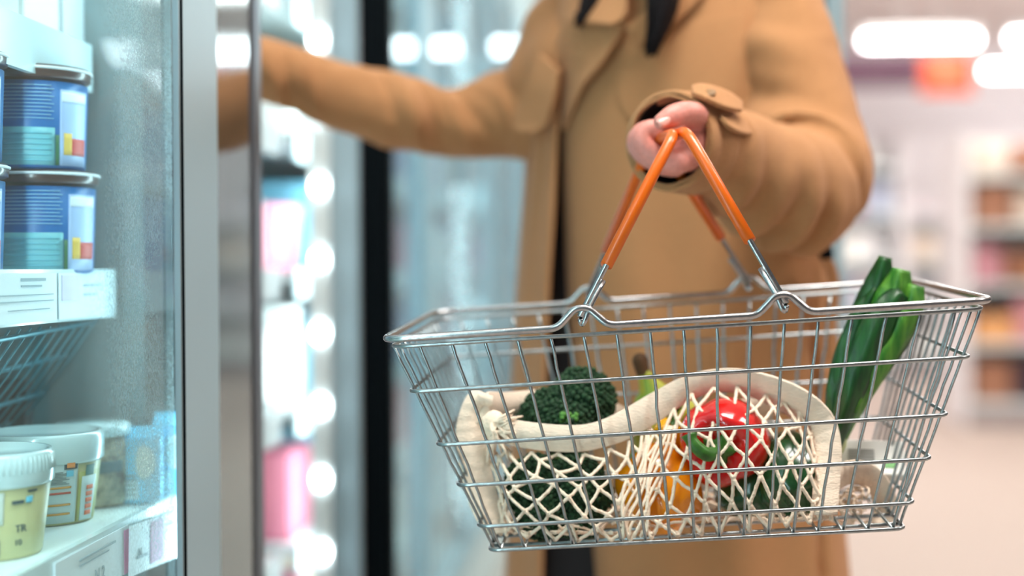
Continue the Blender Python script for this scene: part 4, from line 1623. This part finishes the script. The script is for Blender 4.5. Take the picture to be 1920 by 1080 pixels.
# coat body, ring by ring from the shoulders to the hem: (pixel row, left pixel, right pixel, half depth)
PROF = [(-150, 1120, 1250, .055), (-118, 1110, 1300, .07), (-85, 1085, 1400, .085), (-40, 1062, 1470, .10), (20, 1045, 1500, .115), (80, 1040, 1515, .125), (160, 1047, 1525, .13), (300, 1052, 1536, .132),
        (480, 1060, 1548, .130), (620, 1067, 1556, .134), (800, 1082, 1566, .142), (1000, 1106, 1578, .150), (1200, 1116, 1592, .155), (1500, 1118, 1606, .160), (1720, 1118, 1612, .162)]
TD = 1.655
prof = catmull(PROF, 90)
rings = []
axr = CR @ Vector((1, 0, 0))
axd = CR @ Vector((0, 0, -1))
axd = Vector((axd.x, axd.y, 0)).normalized()
for row in prof:
    y, l, r, hd = row
    c = P((l + r) / 2, y, TD)
    hw = (r - l) / 2 * TD / FPX
    ring = []
    for k in range(120):
        th = 2 * PI * k / 120
        ct, st = math.cos(th), math.sin(th)
        e = 0.80
        x = hw * math.copysign(abs(ct) ** e, ct)
        dd = hd * math.copysign(abs(st) ** 0.9, st)
        q = c + axr * x + axd * dd
        f = 0
        # long soft folds falling from the chest
        low = min(1, max(0, (y - 150) / 500))
        f += 0.006 * low * math.sin(5.0 * x / hw + 0.8 + y * 0.0012) + 0.004 * low * math.sin(11 * x / hw + 2.0 - y * 0.001)
        f += 0.004 * noise3(q, 9)
        if y > 480 and st < 0:     # seam slit near the right-hand edge
            px_here = (l + r) / 2 + x * FPX / TD
            f -= 0.030 * math.exp(-((px_here - 1502) / 5.5) ** 2) * min(1, (y - 480) / 200)
        ring.append(q + (axr * ct * 0.4 + axd * st) * f)
    rings.append(ring)
b = NB()
loft(b, rings)
bmesh.ops.recalc_face_normals(b, faces=b.faces[:])
BODY_BVH = BVHTree.FromBMesh(b)
COAT = obj('coat', b, M_coat, PER, label='long tan wool coat')


def drape(px, py, off, d_else=TD - .12):
    r = ray(px, py).normalized()
    h = BODY_BVH.ray_cast(EYE, r)
    if h[0] is None:
        return P(px, py, d_else)
    return h[0] - r * off


def drape_patch(pa, pb, off, thick, nm, n=26, m=14, lift=None, parent=None, label=None):
    """cloth between two pixel lines laid off the coat's surface"""
    A, B = catmull(pa, n), catmull(pb, n)
    D = [[0] * m for _ in range(n)]
    for i in range(n):
        for j in range(m):
            f = j / (m - 1)
            q = A[i] * (1 - f) + B[i] * f
            r = ray(q[0], q[1]).normalized()
            h = BODY_BVH.ray_cast(EYE, r)
            D[i][j] = [q, r, h[3] if h[0] is not None else None]
    known = [x[2] for row in D for x in row if x[2] is not None]
    dm = sum(known) / max(1, len(known)) if known else TD
    V = np.array([[x[2] if x[2] is not None else np.nan for x in row] for row in D])
    for i in range(n):
        ok = [k for k in range(m) if not np.isnan(V[i, k])]
        for k in range(m):
            if np.isnan(V[i, k]):
                V[i, k] = V[i, min(ok, key=lambda z: abs(z - k))] if ok else dm
    for _ in range(6):
        V2 = V.copy()
        V2[1:-1, :] = (V[:-2, :] + V[2:, :] + 2 * V[1:-1, :]) / 4
        V2[:, 1:-1] = (V2[:, :-2] + V2[:, 2:] + 2 * V2[:, 1:-1]) / 4
        V = V2
    G = []
    for i in range(n):
        row = []
        for j in range(m):
            q, r, _ = D[i][j]
            o = off + (lift(i / (n - 1), j / (m - 1)) if lift else 0)
            row.append(EYE + r * (V[i, j] - o))
        G.append(row)
    b = NB()
    slab(b, G, thick)
    o = obj(nm, b, M_coat, parent or COAT, label=label)
    bevel(o, 0.0015)
    return o


# the folded lapel across the chest: its right-hand edge stands off the coat and throws the diagonal shade
drape_patch([(1068, 30), (1044, 80), (1036, 130), (1040, 165), (1046, 230)], [(1182, 22), (1160, 70), (1128, 120), (1092, 165), (1058, 245)], 0.010, 0.005, 'lapel',
            lift=lambda u, v: 0.016 * v ** 2 * (1 - 0.6 * u), label='wide lapel folded across the chest')
# collar round the neck
drape_patch([(1062, 40), (1090, 8), (1120, -40), (1150, -80)], [(1150, 48), (1172, 30), (1176, -10), (1172, -60)], 0.022, 0.005, 'collar',
            lift=lambda u, v: 0.012 * v, label='turned-down coat collar')
drape_patch([(1172, 52), (1210, 20), (1250, -30), (1270, -80)], [(1196, 86), (1260, 48), (1318, -10), (1345, -70)], 0.012, 0.005, 'collar',
            lift=lambda u, v: 0.012 * (1 - v), label='turned-down coat collar')
# storm flap on the chest with its rounded lower corner
drape_patch([(1160, 60), (1156, 130), (1160, 185), (1176, 215), (1200, 232)], [(1400, 20), (1396, 110), (1380, 200), (1340, 240), (1260, 246)], 0.002, 0.002, 'storm_flap', n=30, m=20,
            label='storm flap with a rounded corner')

# near sleeve: from the cuff round the elbow up to the shoulder
LS = [(1253, 264, 1.258, .0412), (1290, 268, 1.285, .0425), (1335, 282, 1.315, .0455), (1395, 316, 1.36, .0520), (1460, 344, 1.41, .0590), (1502, 354, 1.455, .0625), (1524, 320, 1.50, .0625),
      (1502, 235, 1.535, .0620), (1478, 130, 1.565, .0600), (1456, 40, 1.59, .0560), (1436, -40, 1.61, .0530), (1415, -95, 1.63, .045)]
LF = [(.30, 1.2, .02, 0.0102, .020, 1.0), (.36, 1.0, .03, 0.0119, .018, 1.1), (.42, .9, .03, 0.0102, .016, 1.0), (.475, .6, .02, -0.0102, .012, .9), (.33, 1.0, .02, -0.0102, .014, 1.0), (.395, 1.0, .03, -0.0102, .012, 1.0),
      (.52, -.6, -.03, 0.0136, .020, .9), (.57, -.8, -.04, -0.0119, .016, .9), (.61, -.6, -.05, 0.0119, .022, .9), (.66, -.5, -.05, -0.0085, .020, .8), (.22, .8, .03, 0.0068, .02, 1.2), (.26, .9, .03, -0.0068, .014, 1.2), (.74, -.4, -.05, 0.0085, .03, .8)]
rings, frL, CL = sleeve_rings(LS, 130, 48, LF)
b = NB()
loft(b, rings, True, False)
bmesh.ops.recalc_face_normals(b, faces=b.faces[:])
SLV_BVH = BVHTree.FromBMesh(b)
SL = obj('sleeve', b, M_coat, COAT, label='bulky bent tan sleeve')
md = SL.modifiers.new('thick', 'SOLIDIFY')
md.thickness, md.offset = 0.0028, -1


def ring_at(fr, C, i, dr, m=48, tilt=0.0):
    p, t, a, b_ = fr[i]
    return [p + (a * math.cos(2 * PI * k / m) + b_ * math.sin(2 * PI * k / m)) * (C[i][3] + dr) for k in range(m)]


b = NB()
loft(b, [ring_at(frL, CL, i, -0.0034) for i in range(1, 26)], True, False)
obj('sleeve_lining', b, M_lining, COAT, label='dark lining inside the cuff')
# turned cuff band
b = NB()
R = [ring_at(frL, CL, 0, 0.0005)]
for i in range(0, 17):
    R.append(ring_at(frL, CL, i, 0.0036 + 0.0006 * math.sin(i * 0.7)))
R.append(ring_at(frL, CL, 16, 0.0002))
loft(b, R, True, False)
obj('cuff', b, M_coat, COAT, label='deep turned cuff')


def slab_pix(pa, pb, thick, nm, parent, n=16, m=7, label=None, mtl=None):
    A, B = catmull(pa, n), catmull(pb, n)
    G = []
    for i in range(n):
        row = []
        for j in range(m):
            f = j / (m - 1)
            q = A[i] * (1 - f) + B[i] * f
            row.append(P(q[0], q[1], q[2]))
        G.append(row)
    b = NB()
    slab(b, G, thick)
    o = obj(nm, b, mtl or M_coat, parent, label=label)
    bevel(o, 0.001)
    return o


st_ = slab_pix([(1297, 163, 1.262), (1316, 159, 1.258), (1342, 164, 1.262), (1370, 176, 1.272), (1391, 192, 1.282)], [(1299, 176, 1.236), (1322, 186, 1.228), (1347, 198, 1.234), (1372, 206, 1.246), (1391, 209, 1.262)],
               0.0042, 'cuff_strap', COAT, label='buttoned tab standing off the cuff')
b = NB()
bp_ = P(1330, 176, 1.240)
lathe(b, [(0.0001, 0.0), (0.0058, 0.0), (0.0062, 0.0012), (0.005, 0.0022), (0.0001, 0.0018)], (0, 0, 0), 20)
bmesh.ops.transform(b, matrix=Matrix.Translation(bp_) @ (Vector((-0.1, -0.55, 0.8)).to_track_quat('Z', 'Y').to_matrix().to_4x4()), verts=b.verts[:])
obj('button', b, mat('horn_button', srgb(140, 104, 66), 0.55), st_)
slab_pix([(1346, 206, 1.268), (1374, 214, 1.272), (1402, 232, 1.290), (1424, 247, 1.310)], [(1352, 222, 1.240), (1368, 240, 1.240), (1392, 251, 1.262), (1421, 253, 1.300)],
         0.004, 'cuff_strap', COAT, label='pointed end of the cuff tab')

# far sleeve, reaching into the freezer
RS = [(1075, 215, 1.70, .060), (1015, 214, 1.72, .058), (955, 212, 1.73, .0535), (880, 228, 1.725, .0440), (815, 228, 1.715, .0400), (755, 212, 1.70, .0455), (690, 194, 1.69, .0425), (625, 176, 1.68, .0395),
      (560, 150, 1.67, .0370), (495, 130, 1.66, .0350), (440, 116, 1.655, .0345)]
RF = [(.30, .2, .05, -.006, .018, 1.0), (.36, .1, .05, .006, .020, 1.1), (.43, 0, .06, -.007, .016, 1.1), (.49, 0, .05, .006, .02, 1.2), (.55, .2, .05, -.005, .014, 1.0), (.22, .3, .06, .006, .02, 1.0), (.82, -.4, .04, -.004, .015, 1.1), (.87, -.3, .05, .004, .015, 1.0), (.75, -.3, .05, .003, .02, 1)]
rings, frR, CRr = sleeve_rings(RS, 110, 40, RF, nz=0.003, nzs=20)
b = NB()
loft(b, rings, True, False)
SR = obj('sleeve', b, M_coat, COAT, label='straight tan sleeve reaching into the freezer')
md = SR.modifiers.new('thick', 'SOLIDIFY')
md.thickness, md.offset = 0.0028, -1
b = NB()
loft(b, [ring_at(frR, CRr, i, -0.0034, 40) for i in range(109, 90, -1)], True, False)
obj('sleeve_lining', b, M_lining, COAT, label='dark lining inside the cuff')
# shoulder cap joining the far sleeve to the body
b = NB()
ico(b, P(1042, 150, 1.70), 0.062, 3, (1.0, 0.9, 1.05))
ico(b, P(1080, 70, 1.69), 0.062, 3, (1.1, 0.9, 1.0))
ico(b, P(1010, 205, 1.725), 0.056, 3)
ico(b, P(1110, 130, 1.68), 0.085, 3)
obj('shoulder', remesh(b, 0.006, 14), M_coat, COAT)

# open front panel hanging on the far side, with its flap
A = [(1000, 120, 1.665), (985, 200, 1.70), (985, 300, 1.735), (975, 420, 1.75), (964, 560, 1.76), (954, 760, 1.77), (944, 1080, 1.78), (936, 1400, 1.79), (934, 1700, 1.79)]
B = [(1052, 130, 1.60), (1044, 200, 1.605), (1037, 300, 1.61), (1030, 420, 1.61), (1022, 560, 1.615), (1016, 760, 1.62), (1012, 1080, 1.63), (1008, 1400, 1.64), (1006, 1700, 1.64)]
n, m = 60, 14
CA, CB = catmull(A, n), catmull(B, n)
G = []
for i in range(n):
    row = []
    for j in range(m):
        f = j / (m - 1)
        q = CA[i] * (1 - f) + CB[i] * f
        q = q + np.array([6 * math.sin(f * 7 + i * .04) * min(1, i / 20), 0, -0.018 * math.sin(PI * f) + 0.008 * math.sin(f * 10 + i * 0.05)])
        row.append(P(*q))
    G.append(row)
b = NB()
slab(b, G, 0.005)
obj('front_panel', b, M_coat, COAT, label='open front of the coat hanging on the far side')
slab_pix([(1012, 100, 1.60), (992, 150, 1.61), (975, 195, 1.625), (962, 228, 1.635), (968, 246, 1.63)], [(1050, 130, 1.575), (1044, 165, 1.575), (1036, 200, 1.58), (1024, 235, 1.59), (1000, 250, 1.605)],
         0.005, 'storm_flap', COAT, 22, 10, 'pale flap with a rounded corner on the far shoulder')
# belt end and loop at the back edge
slab_pix([(1528, 470, 1.52), (1548, 500, 1.53), (1556, 545, 1.54), (1548, 600, 1.545), (1552, 680, 1.55)], [(1546, 466, 1.53), (1566, 500, 1.54), (1574, 545, 1.55), (1568, 600, 1.555), (1574, 680, 1.56)],
         0.004, 'belt_end', COAT, 20, 5, 'loose belt end hanging at the back')
slab_pix([(1536, 462, 1.515), (1538, 476, 1.515), (1540, 486, 1.515)], [(1558, 462, 1.52), (1560, 476, 1.52), (1560, 486, 1.52)], 0.006, 'belt_buckle', COAT, 6, 4, 'small black buckle', M_black)

# dark knit dress in the open front
b = NB()
rg = []
for y, l, r in ((110, 1030, 1180), (160, 1022, 1230), (300, 1018, 1300), (500, 1020, 1320), (700, 1016, 1330), (900, 1008, 1340), (1080, 1000, 1350), (1400, 1000, 1360), (1600, 1000, 1360)):
    c = P((l + r) / 2, y, 1.70)
    hw = (r - l) / 2 * 1.70 / FPX
    rg.append([c + axr * hw * math.cos(a) + axd * 0.085 * math.sin(a) for a in [2 * PI * k / 40 for k in range(40)]])
loft(b, rg)
obj('dress', b, M_dress, PER, label='black knit dress')

# legs and boots
for k, (px, dd) in enumerate(((1180, 1.70), (1340, 1.66))):
    top, kn, an = P(px, 1200, dd), P(px + 4, 1700, dd - .01), P(px + 6, 540, dd)
    an = Vector((kn.x, kn.y + 0.02, 0.11))
    b = NB()
    tube(b, catmull([top, kn, an], 14), list(np.linspace(.075, .048, 7)) + list(np.linspace(.050, .036, 7)), 18)
    obj('trouser_leg', b, M_dress, PER)
    b = NB()
    fx = Vector((-0.5, -0.86, 0))
    a0 = Vector((an.x, an.y, 0))
    rg = []
    for f, w, h in ((-.055, .022, .05), (-.045, .034, .085), (0.0, .038, .10), (.05, .040, .075), (.10, .046, .055), (.15, .044, .045), (.185, .030, .032), (.195, .012, .02)):
        c = a0 + fx * f
        sx = Vector((-fx.y, fx.x, 0))
        rg.append([c + sx * w * math.cos(a) + Vector((0, 0, h / 2 * (1 + math.sin(a)))) for a in [2 * PI * q / 18 for q in range(18)]])
    loft(b, rg)
    tube(b, [a0 + Vector((0, 0, 0.06)), a0 + Vector((0, 0, 0.28))], [0.050, 0.056], 18)
    obj('boot', b, M_boot, PER)

# ---- body: head, neck, trunk, arms and hands in one surface; only the near hand shows
hc = P(1176, -345, 1.60)
face = (Matrix.Rotation(math.radians(28), 3, 'Z') @ (CR @ Vector((-0.75, 0, 0.66)))).normalized()
face = Vector((-0.80, -0.57, -0.18)).normalized()
fr_s = Vector((0, 0, 1)).cross(face).normalized()
fr_u = face.cross(fr_s).normalized()
b = NB()


def hp(f, s, u):
    return hc + face * f + fr_s * s + fr_u * u


ico(b, hp(-.012, 0, .02), 0.088, 3, (1, 1, 1.08))
ico(b, hp(.030, 0, -.045), 0.062, 3, (1, 1, 1.05))
ico(b, hp(.062, 0, -.088), 0.024, 2)
tube(b, [hp(.082, 0, .012), hp(.100, 0, -.018), hp(.104, 0, -.026)], [.008, .011, .012], 10, rnd=True)
for s in (-1, 1):
    ico(b, hp(.098, .010 * s, -.027), 0.007, 2)
    ico(b, hp(.060, .034 * s, -.022), 0.020, 2)
    ico(b, hp(-.008, .083 * s, -.008), 0.022, 2, (.7, .7, 1.2))
    tube(b, [hp(.078, .016 * s, .020), hp(.070, .046 * s, .016)], .007, 8, rnd=True)
tube(b, [hp(.083, -.020, -.058), hp(.090, 0, -.054), hp(.083, .020, -.058)], [.004, .007, .004], 8, rnd=True)
tube(b, [hp(.081, -.016, -.066), hp(.088, 0, -.067), hp(.081, .016, -.066)], [.004, .008, .004], 8, rnd=True)
nk0 = P(1190, -100, 1.655)
tube(b, [hp(-.02, 0, -.06), nk0, P(1230, 0, 1.66)], [.050, .054, .09], 20, rnd=True)
for (px, py, d, r) in ((1235, 60, 1.665, .10), (1270, 180, 1.665, .108), (1290, 320, 1.665, .105), (1300, 480, 1.665, .100), (1305, 640, 1.665, .105), (1305, 800, 1.67, .115), (1300, 940, 1.67, .115)):
    ico(b, P(px, py, d), r, 3)
tube(b, [P(1260, 40, 1.66), P(1400, -10, 1.63), P(1450, 40, 1.60), P(1492, 130, 1.565), P(1530, 240, 1.535), P(1530, 330, 1.49)], [.06, .05, .048, .044, .040, .038], 16, rnd=True)
tube(b, [P(1530, 330, 1.49), P(1460, 344, 1.41), P(1395, 316, 1.36), P(1330, 282, 1.31), P(1300, 268, 1.285)], [.038, .037, .034, .028, .027], 16, rnd=True)
tube(b, [P(1200, 40, 1.67), P(1090, 100, 1.69), P(1040, 160, 1.71), P(955, 212, 1.73), P(815, 228, 1.715)], [.06, .05, .044, .034, .028], 16, rnd=True)
tube(b, [P(815, 228, 1.715), P(690, 194, 1.69), P(560, 150, 1.67), P(440, 116, 1.655), P(415, 110, 1.653)], [.028, .030, .027, .024, .023], 16, rnd=True)
for (px, dd) in ((1180, 1.70), (1340, 1.66)):
    kn = P(px + 4, 1700, dd - .01)
    tube(b, [P(px + 30, 950, dd), P(px, 1200, dd), kn, Vector((kn.x, kn.y + .02, 0.06))], [.085, .068, .042, .028], 16, rnd=True)
# far hand, stretched out among the shelves
h0 = P(415, 110, 1.653)
hd_ = (P(400, 104, 1.650) - P(440, 116, 1.655)).normalized()
hs = Vector((0, 0, 1)).cross(hd_).normalized()
hu = hd_.cross(hs)
tube(b, [h0, h0 + hd_ * .04, h0 + hd_ * .085], [.022, .026, .030], 14, rnd=True)
ico(b, h0 + hd_ * .065, .036, 3, (1, 1, .55))
for k, (o, L) in enumerate(((-.028, .065), (-.010, .075), (.009, .070), (.026, .056))):
    f0 = h0 + hd_ * .090 + hs * o
    tube(b, [f0, f0 + hd_ * L * .45 + hu * .002, f0 + hd_ * L * .75 - hu * .010, f0 + hd_ * L * .95 - hu * .024], [.0088, .0085, .0078, .0068], 10, rnd=True)
tube(b, [h0 + hd_ * .03 - hs * .024, h0 + hd_ * .06 - hs * .048, h0 + hd_ * .09 - hs * .056], [.012, .0105, .009], 10, rnd=True)
body = remesh(b, 0.0046, 6)

# near hand: fist round the two handle bars, seen from the thumb side
b = NB()
fd = BR @ Vector((0, 1, 0))


def HP(px, py, d):
    return P(px, py, d)


# wrist and palm
tube(b, [HP(1322, 280, 1.305), HP(1306, 274, 1.285), HP(1292, 272, 1.268)], [.024, .023, .022], 16, rnd=True)
for k in range(4):                                     # heel and back of the palm: four rays of the metacarpus
    dz = 0.018 * k
    tube(b, [HP(1304, 262 + 3 * k, 1.262 + dz), HP(1292, 294 + k, 1.244 + dz), HP(1266, 303 - k, 1.232 + dz)], [.014, .0135, .0115], 12, rnd=True)
    tube(b, [HP(1306, 236 + 4 * k, 1.262 + dz), HP(1302, 262, 1.248 + dz), HP(1290, 292, 1.240 + dz)], [.012, .0135, .0125], 12, rnd=True)
FING = [(0, 1.00, 0), (.0182, 1.04, 1), (.0368, 1.00, 2), (.0545, 0.90, 3)]
for dz, sc_, k in FING:
    d = 1.222 + dz
    xo = -7 * k * 0.6
    q = lambda x, y, e=0: HP(1247 + (x - 1247) * sc_ + xo, 262 + (y - 262) * sc_ + 2 * k, d + e)
    ch = [q(1268, 305), q(1242, 300), q(1215, 282), q(1204, 264), q(1209, 248), q(1224, 241), q(1238, 246), q(1246, 254)]
    rad = [.0112, .0104, .0100, .0102, .0090, .0084, .0076, .0062]
    tube(b, catmull(ch, 22), list(np.interp(np.linspace(0, 7, 22), range(8), rad)), 14, rnd=True)
# thumb over the top
th = [HP(1312, 242, 1.262), HP(1305, 219, 1.240), HP(1284, 212, 1.212), HP(1262, 218, 1.201), HP(1242, 228, 1.197)]
tube(b, catmull(th, 20), list(np.interp(np.linspace(0, 4, 20), range(5), [.0148, .0120, .0100, .0102, .0078])), 14, rnd=True)
hand = remesh(b, 0.0013, 5)
me = bpy.data.meshes.new('h')
hand.to_mesh(me)
hand.free()
body.from_mesh(me)
bpy.data.meshes.remove(me)
BODY = obj('body', body, M_skin, PER)
# thumb nail
b = NB()
nc = HP(1245, 225, 1.1885)
ax_t = (HP(1240, 229, 1.197) - HP(1262, 218, 1.201)).normalized()
nm_t = (EYE - nc).normalized() * 0.9 + Vector((-0.3, 0, 0.2))
nm_t = (nm_t - ax_t * nm_t.dot(ax_t)).normalized()
sd_t = ax_t.cross(nm_t)
G = []
for i in range(7):
    row = []
    u = i / 6 - .5
    for j in range(7):
        v = j / 6 - .5
        w = .0098 * (1 - 0.5 * abs(u * 2) ** 3)
        row.append(nc + ax_t * u * .0125 + sd_t * v * w - nm_t * (.010 * v * v))
    G.append(row)
slab(b, G, 0.0006)
obj('thumb_nail', b, M_nail, PER, label='thumb nail')

# hair: cap and long locks falling in front of the collar
b = NB()
ico(b, hp(-.028, 0, .030), 0.100, 3, (1, 1, 1.08))
for s in (-1, 1):
    tube(b, catmull([hp(.02, .07 * s, .07), hp(.01, .090 * s, 0), hp(-.01, .092 * s, -.08), hp(-.01, .09 * s, -.14)], 12), .034, 12, rnd=True)
tube(b, [hp(-.08, 0, .05), hp(-.10, 0, -.05), hp(-.09, 0, -.16)], [.07, .075, .06], 14, rnd=True)
hb = remesh(b, 0.006, 6)
HAIR = obj('hair', hb, M_hair, PER, label='long dark hair')
rh = random.Random(2)


def lock(a, c, n, w0, w1, nm):
    b = NB()
    for k in range(n):
        o = rh.uniform(-1, 1)
        e = rh.uniform(-1, 1)
        pts = []
        for i, q in enumerate(a):
            f = i / (len(a) - 1)
            wd = w0 * (1 - f) + w1 * f
            pts.append(P(q[0] + o * wd + 4 * math.sin(f * 4 + k), q[1] + (rh.uniform(-26, 0) if i == len(a) - 1 else 0), q[2] + e * 0.010))
        tube(b, catmull(pts, 16), list(np.linspace(.0062, .0055, 10)) + list(np.linspace(.0052, .0012, 6)), 7, rnd=True)
    obj(nm, b, M_hair, HAIR)


lock([(1215, -240, 1.52), (1236, -120, 1.500), (1243, -30, 1.492), (1236, 40, 1.490), (1220, 108, 1.492)], 0, 34, 40, 7, 'lock')
lock([(1150, -240, 1.56), (1142, -120, 1.56), (1118, -20, 1.55), (1104, 14, 1.548), (1084, 52, 1.548)], 0, 16, 22, 5, 'lock')
